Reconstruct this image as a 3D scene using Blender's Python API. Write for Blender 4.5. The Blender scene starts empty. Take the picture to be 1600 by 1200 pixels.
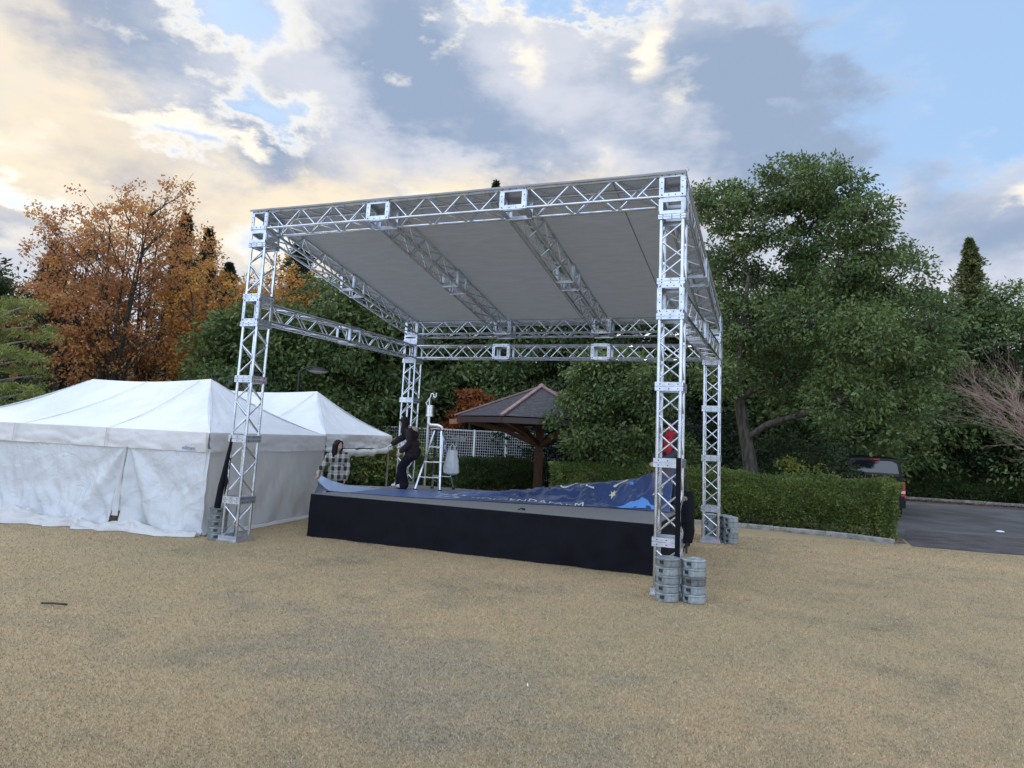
import bpy, math, random
import numpy as np
from mathutils import Vector, Matrix, noise

# ------------------------------------------------------------------ scene, camera, sky, sun, exposure
scene = bpy.context.scene
COL = scene.collection
PI = math.pi
R = math.radians

CAM = Vector((9.0207, -9.6217, 1.9876))
def camera_matrix():
    yaw, pitch, roll = -.373, .1377, .0472
    F = Vector((math.sin(yaw)*math.cos(pitch), math.cos(yaw)*math.cos(pitch), math.sin(pitch)))
    r = Vector((math.cos(yaw), -math.sin(yaw), 0)); u = r.cross(F)
    r2 = r*math.cos(roll) + u*math.sin(roll); u2 = u*math.cos(roll) - r*math.sin(roll)
    m = Matrix((r2, u2, -F)).transposed().to_4x4(); m.translation = CAM
    return m
cd = bpy.data.cameras.new('camera'); cam = bpy.data.objects.new('camera', cd); COL.objects.link(cam)
cam.matrix_world = camera_matrix()
cd.sensor_width = 36; cd.lens = 1091.7/1600*36
cd.shift_x = -(808.5-800)/1600; cd.shift_y = (530.5-600)/1600
cd.clip_start = .05; cd.clip_end = 2000
scene.camera = cam

scene.view_settings.view_transform = 'Standard'
scene.view_settings.look = 'None'
scene.view_settings.gamma = 1
scene.view_settings.exposure = 0.06
scene.cycles.max_bounces = 7
scene.cycles.diffuse_bounces = 4
scene.cycles.glossy_bounces = 3
scene.cycles.transmission_bounces = 4
scene.cycles.transparent_max_bounces = 8

SUN_AZ, SUN_EL = -75, 24      # azimuth from +Y towards +X, behind the clouds on the left

class NT:
    """small node-tree helper"""
    def __init__(s, tree): s.t = tree; s.n = tree.nodes; s.l = tree.links
    def node(s, ty, **kw):
        n = s.n.new(ty)
        for k, v in kw.items(): setattr(n, k, v)
        return n
    def put(s, sock, v):
        if isinstance(v, bpy.types.NodeSocket): s.l.new(v, sock)
        elif v is not None: sock.default_value = v
    def m(s, op, a, b=None, c=None, clamp=False):
        n = s.node('ShaderNodeMath', operation=op, use_clamp=clamp)
        for i, v in enumerate((a, b, c)):
            if v is not None: s.put(n.inputs[i], v)
        return n.outputs[0]
    def mix(s, f, a, b):
        n = s.node('ShaderNodeMix', data_type='RGBA'); s.put(n.inputs[0], f)
        for i, v in ((6, a), (7, b)):
            if isinstance(v, tuple): v = (*v[:3], 1)
            s.put(n.inputs[i], v)
        return n.outputs[2]
    def noise(s, vec, scale, detail=4, rough=.55, dist=0):
        n = s.node('ShaderNodeTexNoise'); s.put(n.inputs['Vector'], vec)
        n.inputs['Scale'].default_value = scale; n.inputs['Detail'].default_value = detail
        n.inputs['Roughness'].default_value = rough; n.inputs['Distortion'].default_value = dist
        return n.outputs[0]
    def ramp(s, f, lo, hi):
        n = s.node('ShaderNodeMapRange', interpolation_type='SMOOTHSTEP'); s.put(n.inputs[0], f)
        n.inputs[1].default_value = lo; n.inputs[2].default_value = hi
        return n.outputs[0]

def make_world():
    w = bpy.data.worlds.new('World'); scene.world = w; w.use_nodes = True
    g = NT(w.node_tree); g.n.clear()
    tc = g.node('ShaderNodeTexCoord'); d = tc.outputs['Generated']
    sep = g.node('ShaderNodeSeparateXYZ'); g.put(sep.inputs[0], d)
    x, y, z = sep.outputs
    az0 = g.m('MULTIPLY', g.m('ARCTAN2', x, y), 180/PI)
    el0 = g.m('MULTIPLY', g.m('ARCSINE', z), 180/PI)
    # cloud-layer coordinates: noise is stretched along the horizon
    def mapped(loc, sc):
        mp = g.node('ShaderNodeMapping'); mp.inputs['Location'].default_value = loc; mp.inputs['Scale'].default_value = sc; g.put(mp.inputs[0], d); return mp.outputs[0]
    P = mapped((0, 0, 0), (1, 1, 2.0)); Q = mapped((5.3, 2.1, 7.7), (1, 1, 2.2)); T = mapped((9.1, 4.4, 1.2), (1, 1, 1.5))
    nA = g.noise(P, 3.0, 5, .5); nB = g.noise(P, 7.0, 7, .55); nC = g.noise(P, 19, 8, .62); nF = g.noise(T, 5.5, 9, .62, .35)
    nD = g.noise(Q, 3.6, 6, .55); nE = g.noise(Q, 9, 8, .6)
    def c(n, k): return g.m('MULTIPLY', g.m('SUBTRACT', n, .5), k)
    az = g.m('ADD', g.m('ADD', g.m('ADD', az0, c(nA, 7)), c(nB, 7)), c(nC, 4))
    el = g.m('ADD', g.m('ADD', g.m('ADD', el0, c(nD, 5)), c(nE, 5)), c(nC, 3))
    def blob(a0, e0, sa, se, amp, rot=0):
        da = g.m('SUBTRACT', az, a0); de = g.m('SUBTRACT', el, e0)
        if rot:
            cr, sr = math.cos(R(rot)), math.sin(R(rot))
            u = g.m('ADD', g.m('MULTIPLY', da, cr), g.m('MULTIPLY', de, sr))
            v = g.m('SUBTRACT', g.m('MULTIPLY', de, cr), g.m('MULTIPLY', da, sr))
        else: u, v = da, de
        q = g.m('ADD', g.m('POWER', g.m('ABSOLUTE', g.m('DIVIDE', u, sa)), 2.0), g.m('POWER', g.m('ABSOLUTE', g.m('DIVIDE', v, se)), 2.0))
        return g.m('MULTIPLY', g.m('EXPONENT', g.m('MULTIPLY', q, -1)), amp)
    def total(base, bl):
        s = base
        for b in bl: s = g.m('ADD', s, blob(*b))
        return s
    blue = total(g.m('ADD', g.m('ADD', c(nF, 1.7), c(nC, .6)), c(nB, .7)), BLUE)
    dark = total(g.m('ADD', g.m('ADD', c(nE, 1.5), c(nF, 1.3)), c(nB, .8)), DARK)
    warm = total(c(nA, .6), WARM)
    brite = total(g.m('ADD', c(nB, 1.6), c(nF, 1.6)), BRIGHT)
    base = g.mix(g.ramp(warm, .1, 1.0), (.62, .65, .735), (.90, .79, .62))
    dk = g.mix(g.ramp(warm, .2, 1.0), (.30, .385, .535), (.47, .46, .50))
    col = g.mix(g.ramp(dark, -.15, 1.10), base, dk)
    col = g.mix(g.ramp(brite, .30, 1.15), col, (1.04, .95, .80))
    # lit rim where cloud meets open sky
    rim = g.m('MULTIPLY', g.m('MULTIPLY', g.ramp(blue, .16, .42), g.m('SUBTRACT', 1.0, g.ramp(blue, .42, .60))), g.ramp(g.m('ADD', az0, c(nB, 40)), 4, -22))
    col = g.mix(g.m('MULTIPLY', rim, RIM), col, (1.0, .93, .80))
    clear = g.ramp(blue, .20, 1.05)
    col = g.mix(clear, col, (.49, .73, 1.08))      # high thin veil over the open sky
    cover = g.m('SUBTRACT', 1.0, g.m('MULTIPLY', clear, .40))
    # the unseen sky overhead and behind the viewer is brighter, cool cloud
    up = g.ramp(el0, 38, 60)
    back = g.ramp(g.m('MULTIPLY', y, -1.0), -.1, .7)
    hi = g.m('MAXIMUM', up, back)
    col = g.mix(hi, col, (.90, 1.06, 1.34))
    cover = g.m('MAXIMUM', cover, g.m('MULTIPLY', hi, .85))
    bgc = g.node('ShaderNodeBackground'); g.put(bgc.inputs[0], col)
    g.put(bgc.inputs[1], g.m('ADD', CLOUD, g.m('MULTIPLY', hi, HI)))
    sky = g.node('ShaderNodeTexSky', sky_type='NISHITA', sun_disc=False, sun_elevation=R(SUN_EL), sun_rotation=R(SUN_AZ))
    sky.altitude = 200; sky.air_density = 1.0; sky.dust_density = 1.2; sky.ozone_density = 1.6
    bgs = g.node('ShaderNodeBackground'); g.put(bgs.inputs[0], sky.outputs[0]); bgs.inputs[1].default_value = .15
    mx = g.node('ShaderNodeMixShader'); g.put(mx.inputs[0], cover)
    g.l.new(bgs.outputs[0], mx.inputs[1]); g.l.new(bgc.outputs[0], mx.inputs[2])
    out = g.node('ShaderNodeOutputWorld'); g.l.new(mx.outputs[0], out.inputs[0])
#        azimuth, elevation, half-widths, strength, turn (degrees)
BLUE = [(-45, 29.5, 3.2, 3.6, .66, -30), (-41, 23.5, 4.0, 1.6, .5, 0), (-19, 35.0, 11, 2.2, 1.3, 0), (14, 28, 7.5, 8, 1.35, 0), (6, 33, 7, 5, .9, 0), (17, 22, 6, 2.5, .8, 0),
        (-60, 14.5, 4, 1.6, .75, -15), (-49, 20.0, 4.5, 1.0, .55, 0), (-43, 13.5, 4, 2.0, .5, 0), (4, 18.5, 4, 3, .7, 30)]
DARK = [(-53, 27, 7, 4, .75, -25), (-33, 30, 5, 4, 1.25, -50), (-26, 25, 8, 3.2, 1.3, -25), (-42, 20.5, 5, 2.4, .85, 0), (-52, 17, 8, 2.2, .45, -10),
        (0.5, 24.5, 6.5, 5.5, 1.35, 0), (-4, 28, 5, 3, .5, 0), (-7, 30, 6, 4, .7, 0), (-61, 12.5, 4, 1.8, .7, -10), (14, 15.5, 7, 3, .85, 0), (9, 20, 3, 1.6, .5, 0), (-12, 24, 5, 3, .35, 0), (-38, 30, 3, 3, .4, 0), (-17, 19, 5, 1.6, .35, 0)]
WARM = [(-38, 15.5, 17, 4.5, 1.25, 0), (-58, 20, 8, 9, .9, 0), (-19, 18, 10, 3.5, .7, 0)]
BRIGHT = [(-30, 17.5, 7, 1.4, .65, 5), (-59.5, 18, 3.5, 1.8, .9, 20), (-60, 11, 3, 1.4, .9, 0), (-21.5, 30, 2.2, 3.4, .95, 25), (-14.5, 22, 3, 2.4, .75, 35), (-26, 33.5, 3, 1.2, .8, 0),
          (-11, 31.5, 1.8, 3.2, .95, 0), (-8, 26, 1.8, 2.4, .75, 0), (15.5, 18, 3, 1.3, .9, 15), (-50, 21.0, 6, .8, 1.0, 0), (-43, 20.8, 1.6, 1.0, .8, 0), (-3, 18, 3, 1.5, .5, 20)]
RIM = .75; CLOUD = 1.08; HI = .45
make_world()

sd = bpy.data.lights.new('sun', 'SUN'); so = bpy.data.objects.new('sun', sd); COL.objects.link(so)
sd.energy = 1.3; sd.angle = R(12); sd.color = (1, .9, .74)
sdir = Vector((math.sin(R(SUN_AZ))*math.cos(R(SUN_EL)), math.cos(R(SUN_AZ))*math.cos(R(SUN_EL)), math.sin(R(SUN_EL))))
so.rotation_euler = sdir.to_track_quat('Z', 'Y').to_euler()

# ------------------------------------------------------------------ helpers
def tag(o, label=None, cat=None, group=None, kind=None):
    if label: o['label'] = label
    if cat: o['category'] = cat
    if group: o['group'] = group
    if kind: o['kind'] = kind
    return o
def empty(name, loc, label, cat, group=None, rz=0):
    o = bpy.data.objects.new(name, None); COL.objects.link(o); o.empty_display_size = .3
    o.location = loc; o.rotation_euler = (0, 0, rz)
    return tag(o, label, cat, group)
def link(name, me, parent=None):
    o = bpy.data.objects.new(name, me); COL.objects.link(o)
    if parent: o.parent = parent
    return o
def copy_tree(o, parent=None):
    c = o.copy(); COL.objects.link(c); c.parent = parent
    for ch in [q for q in list(COL.objects) if q.parent == o]: copy_tree(ch, c)
    return c

class MB:
    def __init__(s): s.v = []; s.f = []; s.mi = []; s.cur = 0
    def add(s, vs, fs):
        b = len(s.v); s.v += [tuple(p) for p in vs]; s.f += [tuple(i+b for i in q) for q in fs]; s.mi += [s.cur]*len(fs)
    def box(s, c, d, rot=None):
        c = Vector(c); hx, hy, hz = d[0]/2, d[1]/2, d[2]/2
        vs = [Vector((sx*hx, sy*hy, sz*hz)) for sz in (-1, 1) for sy in (-1, 1) for sx in (-1, 1)]
        if rot is not None: vs = [rot @ p for p in vs]
        s.add([c+p for p in vs], [(0,2,3,1),(4,5,7,6),(0,1,5,4),(2,6,7,3),(0,4,6,2),(1,3,7,5)])
    def b2(s, lo, hi): s.box([(a+b)/2 for a, b in zip(lo, hi)], [abs(b-a) for a, b in zip(lo, hi)])
    def bar(s, p0, p1, w, h, up=(0,0,1)):
        p0, p1 = Vector(p0), Vector(p1); a = (p1-p0); L = a.length; a.normalize()
        u = Vector(up); 
        if abs(a.dot(u)) > .98: u = Vector((0,1,0))
        x = a.cross(u).normalized(); z = x.cross(a)
        s.box((p0+p1)/2, (w, L, h), Matrix((x, a, z)).transposed())
    def tube(s, p0, p1, r0, r1=None, n=8, cap=True):
        if r1 is None: r1 = r0
        p0, p1 = Vector(p0), Vector(p1); a = (p1-p0).normalized()
        x = a.orthogonal().normalized(); y = a.cross(x)
        vs = []
        for p, r in ((p0, r0), (p1, r1)):
            for i in range(n):
                t = 2*PI*i/n; vs.append(p + x*math.cos(t)*r + y*math.sin(t)*r)
        fs = [(i, (i+1) % n, n+(i+1) % n, n+i) for i in range(n)]
        if cap: fs += [tuple(range(n))[::-1], tuple(range(n, 2*n))]
        s.add(vs, fs)
    def path(s, pts, rs, n=8):
        pts = [Vector(p) for p in pts]
        if not isinstance(rs, (list, tuple)): rs = [rs]*len(pts)
        x = None; vs = []; fs = []
        for k, p in enumerate(pts):
            a = (pts[min(k+1, len(pts)-1)] - pts[max(k-1, 0)]).normalized()
            x = a.orthogonal().normalized() if x is None else (x - a*x.dot(a)).normalized()
            y = a.cross(x)
            for i in range(n):
                t = 2*PI*i/n; vs.append(p + (x*math.cos(t) + y*math.sin(t))*rs[k])
            if k: fs += [((k-1)*n+i, (k-1)*n+(i+1) % n, k*n+(i+1) % n, k*n+i) for i in range(n)]
        fs += [tuple(range(n))[::-1], tuple(range((len(pts)-1)*n, len(pts)*n))]
        s.add(vs, fs)
    def ellip(s, c, rad, rot=None, nu=14, nv=9):
        c = Vector(c); vs = []; fs = []
        for j in range(nv+1):
            ph = PI*j/nv
            for i in range(nu):
                t = 2*PI*i/nu; p = Vector((rad[0]*math.sin(ph)*math.cos(t), rad[1]*math.sin(ph)*math.sin(t), rad[2]*math.cos(ph)))
                vs.append(c + (rot @ p if rot is not None else p))
        for j in range(nv):
            for i in range(nu): fs.append((j*nu+i, (j+1)*nu+i, (j+1)*nu+(i+1) % nu, j*nu+(i+1) % nu))
        s.add(vs, fs)
    def cap2(s, p0, p1, r0, r1, n=12):
        s.tube(p0, p1, r0, r1, n); s.ellip(p0, (r0,)*3, nu=n, nv=6); s.ellip(p1, (r1,)*3, nu=n, nv=6)
    def lathe(s, prof, c=(0,0,0), n=24, fn=None):
        c = Vector(c); vs = []; fs = []
        for k, (r, z) in enumerate(prof):
            for i in range(n):
                t = 2*PI*i/n; rr = fn(t, k, r) if fn else r
                vs.append(c + Vector((rr*math.cos(t), rr*math.sin(t), z)))
        for k in range(len(prof)-1):
            for i in range(n): fs.append((k*n+i, k*n+(i+1) % n, (k+1)*n+(i+1) % n, (k+1)*n+i))
        s.add(vs, fs)
    def grid(s, fn, nu, nv, skip=None):
        vs = [fn(i/nu, j/nv) for j in range(nv+1) for i in range(nu+1)]
        fs = [(j*(nu+1)+i, j*(nu+1)+i+1, (j+1)*(nu+1)+i+1, (j+1)*(nu+1)+i) for j in range(nv) for i in range(nu) if not (skip and skip((i+.5)/nu, (j+.5)/nv))]
        s.add(vs, fs)
    def build(s, name, mats, parent=None, smooth=35, solid=0):
        me = bpy.data.meshes.new(name); me.from_pydata(s.v, [], s.f)
        if not isinstance(mats, (list, tuple)): mats = [mats]
        for m in mats: me.materials.append(m)
        if len(mats) > 1: me.polygons.foreach_set('material_index', s.mi)
        if smooth:
            me.polygons.foreach_set('use_smooth', [True]*len(me.polygons))
            if smooth < 180: me.set_sharp_from_angle(angle=R(smooth))
        me.update()
        o = link(name, me, parent)
        if solid:
            md = o.modifiers.new('thick', 'SOLIDIFY'); md.thickness = solid; md.offset = 0
        return o

def remeshed(mb, name, mat, parent, voxel=.01, smooth=4):
    """join the pieces of a figure into one continuous surface"""
    o = mb.build(name, mat, None, smooth=0)
    md = o.modifiers.new('r', 'REMESH'); md.mode = 'VOXEL'; md.voxel_size = voxel
    ms = o.modifiers.new('s', 'SMOOTH'); ms.factor = .5; ms.iterations = smooth
    bpy.context.view_layer.update()
    dg = bpy.context.evaluated_depsgraph_get()
    me = bpy.data.meshes.new_from_object(o.evaluated_get(dg)); me.name = name
    old = o.data; o.modifiers.clear(); o.data = me; bpy.data.meshes.remove(old)
    me.materials.clear(); me.materials.append(mat)
    me.polygons.foreach_set('use_smooth', [True]*len(me.polygons))
    if parent: o.parent = parent
    return o

def npmesh(name, V, F, mats, attrs=None, smooth=False):
    me = bpy.data.meshes.new(name); V = np.asarray(V, np.float32); F = np.asarray(F, np.int32); k = F.shape[1]
    me.vertices.add(len(V)); me.vertices.foreach_set('co', V.ravel())
    me.loops.add(F.size); me.loops.foreach_set('vertex_index', F.ravel())
    me.polygons.add(len(F)); me.polygons.foreach_set('loop_start', np.arange(0, F.size, k, dtype=np.int32))
    me.polygons.foreach_set('loop_total', np.full(len(F), k, np.int32))
    me.update(calc_edges=True)
    for n, a in (attrs or {}).items():
        at = me.attributes.new(n, 'FLOAT', 'FACE'); at.data.foreach_set('value', np.asarray(a, np.float32))
    me.materials.append(mats)
    if smooth: me.polygons.foreach_set('use_smooth', [True]*len(F))
    return me

# ------------------------------------------------------------------ materials
def mat(name, col=(.5,.5,.5), rough=.6, metal=0, col2=None, scale=8, lo=.35, hi=.65, bump=0, bscale=None, spec=.5, detail=5, obj=True, stretch=None):
    m = bpy.data.materials.new(name); m.use_nodes = True; g = NT(m.node_tree)
    b = g.n['Principled BSDF']; b.inputs['Roughness'].default_value = rough; b.inputs['Metallic'].default_value = metal
    b.inputs['Specular IOR Level'].default_value = spec
    b.inputs['Base Color'].default_value = (*col, 1)
    tc = g.node('ShaderNodeTexCoord'); v = tc.outputs['Object']
    if stretch:
        mp = g.node('ShaderNodeMapping'); mp.inputs['Scale'].default_value = stretch; g.put(mp.inputs[0], v); v = mp.outputs[0]
    if col2:
        g.put(b.inputs['Base Color'], g.mix(g.ramp(g.noise(v, scale, detail), lo, hi), col, col2))
    if bump:
        bp = g.node('ShaderNodeBump'); bp.inputs['Strength'].default_value = bump; bp.inputs['Distance'].default_value = .01
        g.put(bp.inputs['Height'], g.noise(v, bscale or scale*3, 6, .65)); g.put(b.inputs['Normal'], bp.outputs[0])
    return m
def leaf_mat(name, c1, c2, c3=None, f3=.0, rough=.5, trans=.25):
    m = bpy.data.materials.new(name); m.use_nodes = True; g = NT(m.node_tree); b = g.n['Principled BSDF']
    at = g.node('ShaderNodeAttribute', attribute_name='tint'); t = at.outputs['Fac']
    col = g.mix(g.ramp(t, 0, 1), c1, c2)
    if c3: col = g.mix(g.ramp(t, 1-f3, 1-f3*.4), col, c3)
    g.put(b.inputs['Base Color'], col); b.inputs['Roughness'].default_value = rough
    b.inputs['Specular IOR Level'].default_value = .35
    tr = g.node('ShaderNodeBsdfTranslucent'); g.put(tr.inputs[0], col)
    mx = g.node('ShaderNodeMixShader'); mx.inputs[0].default_value = trans
    g.l.new(b.outputs[0], mx.inputs[1]); g.l.new(tr.outputs[0], mx.inputs[2]); g.l.new(mx.outputs[0], g.n['Material Output'].inputs[0])
    return m

M = {}
M['alu'] = mat('aluminium', (.70,.75,.82), .22, .98, (.50,.54,.60), 5, .3, .75, .15, 60)
M['alu_plate'] = mat('aluminium_plate', (.66,.71,.78), .36, .85, (.46,.50,.56), 7, .3, .7, .2, 40)
M['bolt'] = mat('bolt_hole', (.03,.03,.035), .6)
M['pink'] = mat('pink_tape', (.75,.35,.60), .6)
M['steel'] = mat('stainless', (.7,.71,.72), .28, 1)
M['black_cloth'] = mat('black_cloth', (.0030,.0030,.0058), .85, 0, (.0058,.0058,.0105), 3, bump=.3, bscale=300, spec=.22)
M['deck'] = mat('deck_carpet', (.13,.135,.14), .95, 0, (.19,.195,.205), 140, .3, .7, .6, 260)
M['black'] = mat('black_plastic', (.012,.012,.013), .5)
M['zinc'] = mat('cast_weight', (.16,.19,.20), .6, .35, (.40,.44,.45), 7, .3, .75, .8, 35)
def vary(m, lo, hi):
    g = NT(m.node_tree); b = g.n['Principled BSDF']; s = b.inputs['Base Color'].links[0].from_socket
    r = g.node('ShaderNodeObjectInfo').outputs['Random']; h = g.node('ShaderNodeHueSaturation'); g.put(h.inputs['Value'], g.m('ADD', g.m('MULTIPLY', r, hi-lo), lo)); g.put(h.inputs['Color'], s); g.put(b.inputs['Base Color'], h.outputs[0])
vary(M['zinc'], .68, 1.2)
M['zinc_dark'] = mat('cast_weight_dark', (.09,.10,.105), .65, .2, (.17,.18,.18), 12, bump=.6)
M['white'] = mat('white_paint', (.86,.88,.89), .45)
M['wood'] = mat('brown_wood', (.125,.060,.034), .6, 0, (.08,.034,.02), 5, bump=.4, bscale=20, stretch=(6,6,.6))
M['shingle'] = mat('slate_shingle', (.030,.027,.031), .75, 0, (.062,.054,.058), 9, bump=.6)
M['ridge'] = mat('copper_ridge', (.30,.19,.18), .5, .2, (.22,.14,.135), 4)
M['kerb'] = mat('kerb_concrete', (.34,.33,.31), .9, 0, (.20,.20,.18), 6, bump=.8, bscale=50)
M['bark'] = mat('bark', (.035,.029,.023), .95, 0, (.095,.085,.07), 4, bump=1, bscale=18, stretch=(3,3,.7))
M['bark_dark'] = mat('dark_bark', (.03,.025,.02), .95, 0, (.07,.06,.05), 5, bump=1, bscale=20)
M['bark_pale'] = mat('pale_bark', (.30,.29,.26), .9, 0, (.16,.15,.13), 5, bump=.6, bscale=20)
M['twig'] = mat('reddish_twig', (.40,.29,.23), .9, 0, (.28,.19,.15), 5)
M['twig_grey'] = mat('grey_twig', (.25,.23,.20), .9, 0, (.15,.14,.12), 5)
M['leaf_cam'] = leaf_mat('leaf_evergreen', (.050,.085,.028), (.165,.230,.075), (.34,.34,.08), .03)
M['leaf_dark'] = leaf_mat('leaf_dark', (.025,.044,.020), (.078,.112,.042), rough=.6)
M['leaf_mid'] = leaf_mat('leaf_mid', (.045,.082,.026), (.140,.190,.058), (.26,.26,.05), .06)
M['leaf_orange'] = leaf_mat('leaf_orange', (.34,.155,.075), (.58,.295,.095), (.66,.42,.12), .25, trans=.45)
M['leaf_gold_tree'] = leaf_mat('leaf_golden', (.34,.15,.045), (.62,.34,.075), (.68,.46,.10), .25, trans=.45)
M['leaf_maple'] = leaf_mat('leaf_maple', (.16,.045,.02), (.40,.15,.04), trans=.3)
M['leaf_pine'] = leaf_mat('leaf_pine', (.10,.135,.03), (.27,.30,.075))
M['leaf_conifer'] = leaf_mat('leaf_conifer', (.014,.030,.020), (.045,.075,.035))
M['leaf_gold'] = leaf_mat('leaf_gold_conifer', (.035,.06,.02), (.19,.20,.06))
M['leaf_hedge'] = leaf_mat('leaf_hedge', (.075,.120,.030), (.205,.255,.062), (.26,.20,.06), .08)
M['leaf_hedge_dark'] = leaf_mat('leaf_hedge_dark', (.042,.078,.024), (.125,.175,.050))
M['leaf_yellow'] = leaf_mat('leaf_yellow', (.10,.17,.04), (.40,.40,.07), trans=.35)
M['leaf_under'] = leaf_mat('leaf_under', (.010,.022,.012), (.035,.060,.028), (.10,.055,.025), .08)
M['fallen'] = leaf_mat('fallen_leaf', (.14,.07,.035), (.30,.16,.08), (.38,.30,.06), .1, trans=.1)
M['glass_dark'] = mat('tinted_glass', (.012,.014,.018), .05, 0, spec=1)
M['car'] = mat('dark_paint', (.004,.006,.010), .25, spec=.3)
M['red_lamp'] = mat('red_lens', (.55,.02,.02), .25)
M['clear_lamp'] = mat('clear_lens', (.7,.65,.65), .2)
M['rubber'] = mat('tyre', (.015,.015,.016), .85)
# ------------------------------------------------------------------ ground
def worn(g, v, n1, n2):
    """trodden, greyish area of the lawn in front of the stage"""
    sp = g.node('ShaderNodeSeparateXYZ'); g.put(sp.inputs[0], v); x, y, z = sp.outputs; out = None
    for cx, cy, sx, sy, k in ((5.6, -3.9, 2.0, 1.2, 1.0), (7.6, -5.0, 1.8, 1.1, .75), (3.2, -2.9, 1.3, .5, .65), (6.2, -1.6, 2.2, .45, .45), (9.6, -3.2, 1.6, .5, .4)):
        q = g.m('ADD', g.m('POWER', g.m('ABSOLUTE', g.m('DIVIDE', g.m('SUBTRACT', x, cx), sx)), 2.0), g.m('POWER', g.m('ABSOLUTE', g.m('DIVIDE', g.m('SUBTRACT', y, cy), sy)), 2.0))
        e = g.m('MULTIPLY', g.m('EXPONENT', g.m('MULTIPLY', q, -1)), k); out = e if out is None else g.m('ADD', out, e)
    return g.ramp(g.m('ADD', out, g.m('ADD', g.m('MULTIPLY', g.m('SUBTRACT', n1, .5), 1.6), g.m('MULTIPLY', g.m('SUBTRACT', n2, .5), 1.8))), .25, 1.15)
def lawn_mat():
    m = bpy.data.materials.new('dry_lawn'); m.use_nodes = True; g = NT(m.node_tree); b = g.n['Principled BSDF']
    v = g.node('ShaderNodeTexCoord').outputs['Object']
    n1 = g.noise(v, .55, 5, .6, .4); n2 = g.noise(v, 2.2, 6, .65); n3 = g.noise(v, 62, 6, .78); n4 = g.noise(v, 130, 3, .7)
    n5 = g.noise(v, .18, 3, .5)
    c = g.mix(g.ramp(n2, .3, .7), (.42, .320, .192), (.37, .286, .172))
    c = g.mix(g.m('MULTIPLY', g.ramp(g.m('ADD', n1, g.m('MULTIPLY', n3, .35)), .66, .92), .6), c, (.235, .205, .145))
    c = g.mix(g.m('MULTIPLY', g.ramp(g.m('ADD', g.m('MULTIPLY', n2, .7), g.m('MULTIPLY', n1, .5)), .66, .80), .6), c, (.165, .150, .085))
    c = g.mix(g.m('MULTIPLY', g.ramp(n5, .5, .7), .35), c, (.285, .262, .155))
    wear = worn(g, v, n1, n2)
    c = g.mix(g.m('MULTIPLY', wear, .55), c, (.235, .21, .165))
    c = g.mix(g.m('MULTIPLY', g.ramp(g.noise(v, .09, 2, .5), .42, .62), .3), c, (.31, .25, .150))
    c = g.mix(g.m('MULTIPLY', g.ramp(n3, .52, .74), .30), c, (.13, .11, .07))
    c = g.mix(g.m('MULTIPLY', g.ramp(n4, .56, .74), .5), c, (.52, .45, .32))
    g.put(b.inputs['Base Color'], c); b.inputs['Roughness'].default_value = 1; b.inputs['Specular IOR Level'].default_value = .1
    bp = g.node('ShaderNodeBump'); bp.inputs['Strength'].default_value = .9; bp.inputs['Distance'].default_value = .02
    g.put(bp.inputs['Height'], g.m('ADD', g.m('MULTIPLY', n3, .6), g.m('MULTIPLY', n4, .4))); g.put(b.inputs['Normal'], bp.outputs[0])
    return m
M['lawn'] = lawn_mat()
M['soil'] = mat('leafy_soil', (.085,.058,.038), 1, 0, (.17,.115,.07), 7, .35, .65, 1, 40)
M['forest'] = mat('forest_floor', (.020,.030,.015), 1, 0, (.045,.050,.022), .6, bump=1, bscale=3)
M['asphalt'] = mat('asphalt', (.078,.076,.078), .9, 0, (.135,.132,.132), .7, .35, .7, .8, 110)
M['asphalt_old'] = mat('asphalt_old', (.050,.045,.047), .95, 0, (.095,.086,.086), 2.2, .3, .7, 1, 70)

gm = MB(); gm.add([(-400,-400,0),(400,-400,0),(400,400,0),(-400,400,0)], [(0,1,2,3)])
tag(gm.build('ground', M['lawn']), kind='structure')

hm = MB()      # wooded slope rising behind everything
def hillf(u, v):
    a = R(-112 + 150*u); d = 33 + 70*v
    z = -.3 + 9.5*min(1, v*1.9)**1.1 + 1.2*noise.noise(Vector((u*9, v*6, 2)))*min(1, v*4)
    return (CAM.x+math.sin(a)*d*1.05, CAM.y+math.cos(a)*d + (5 if a > -.3 else 0) * 1, z)
hm.grid(hillf, 90, 24)
tag(hm.build('hill', M['forest']), kind='structure')

def sheet(name, pts, m, z):
    b = MB(); b.add([(x, y, z) for x, y in pts], [tuple(range(len(pts)))]); return tag(b.build(name, m, smooth=0), kind='structure')
rng = random.Random(4)
# lawn edge against the car park is ragged
edge = [(11.55 + i*.35, 8.36 + .012*i + rng.uniform(-.05,.05)) for i in range(60)]
sheet('parking_lot', edge + [(60, 9), (60, 27.0), (-2, 25.4), (6, 18), (11.3, 12.2), (11.55, 9.5)], M['asphalt'], .004)
sheet('driveway', edge + [(60, 9.2), (60, 13.2), (34, 13.0), (24, 13.1), (17, 12.4), (13.4, 12.2), (11.9, 12.0), (11.6, 10)], M['asphalt_old'], .008)
sheet('planting_bed', [(2.3, 8.95), (4, 9.07), (6.06,9.1), (7.48,9.2), (9.26,9.12), (10.4, 8.85), (11.15,8.55), (11.5,8.75), (11.5,10.9), (6.5, 16), (2.3,14)], M['soil'], .012)
sheet('planting_strip', [(-6, 10.3), (-1, 12.4), (1.3, 14.0), (2.2, 14.6), (3.2, 20), (-14, 20), (-14, 8)], M['soil'], .006)
sheet('verge', [(60,27.4),(60,50),(-4,50),(-4,25.8)], M['soil'], .010)

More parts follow.
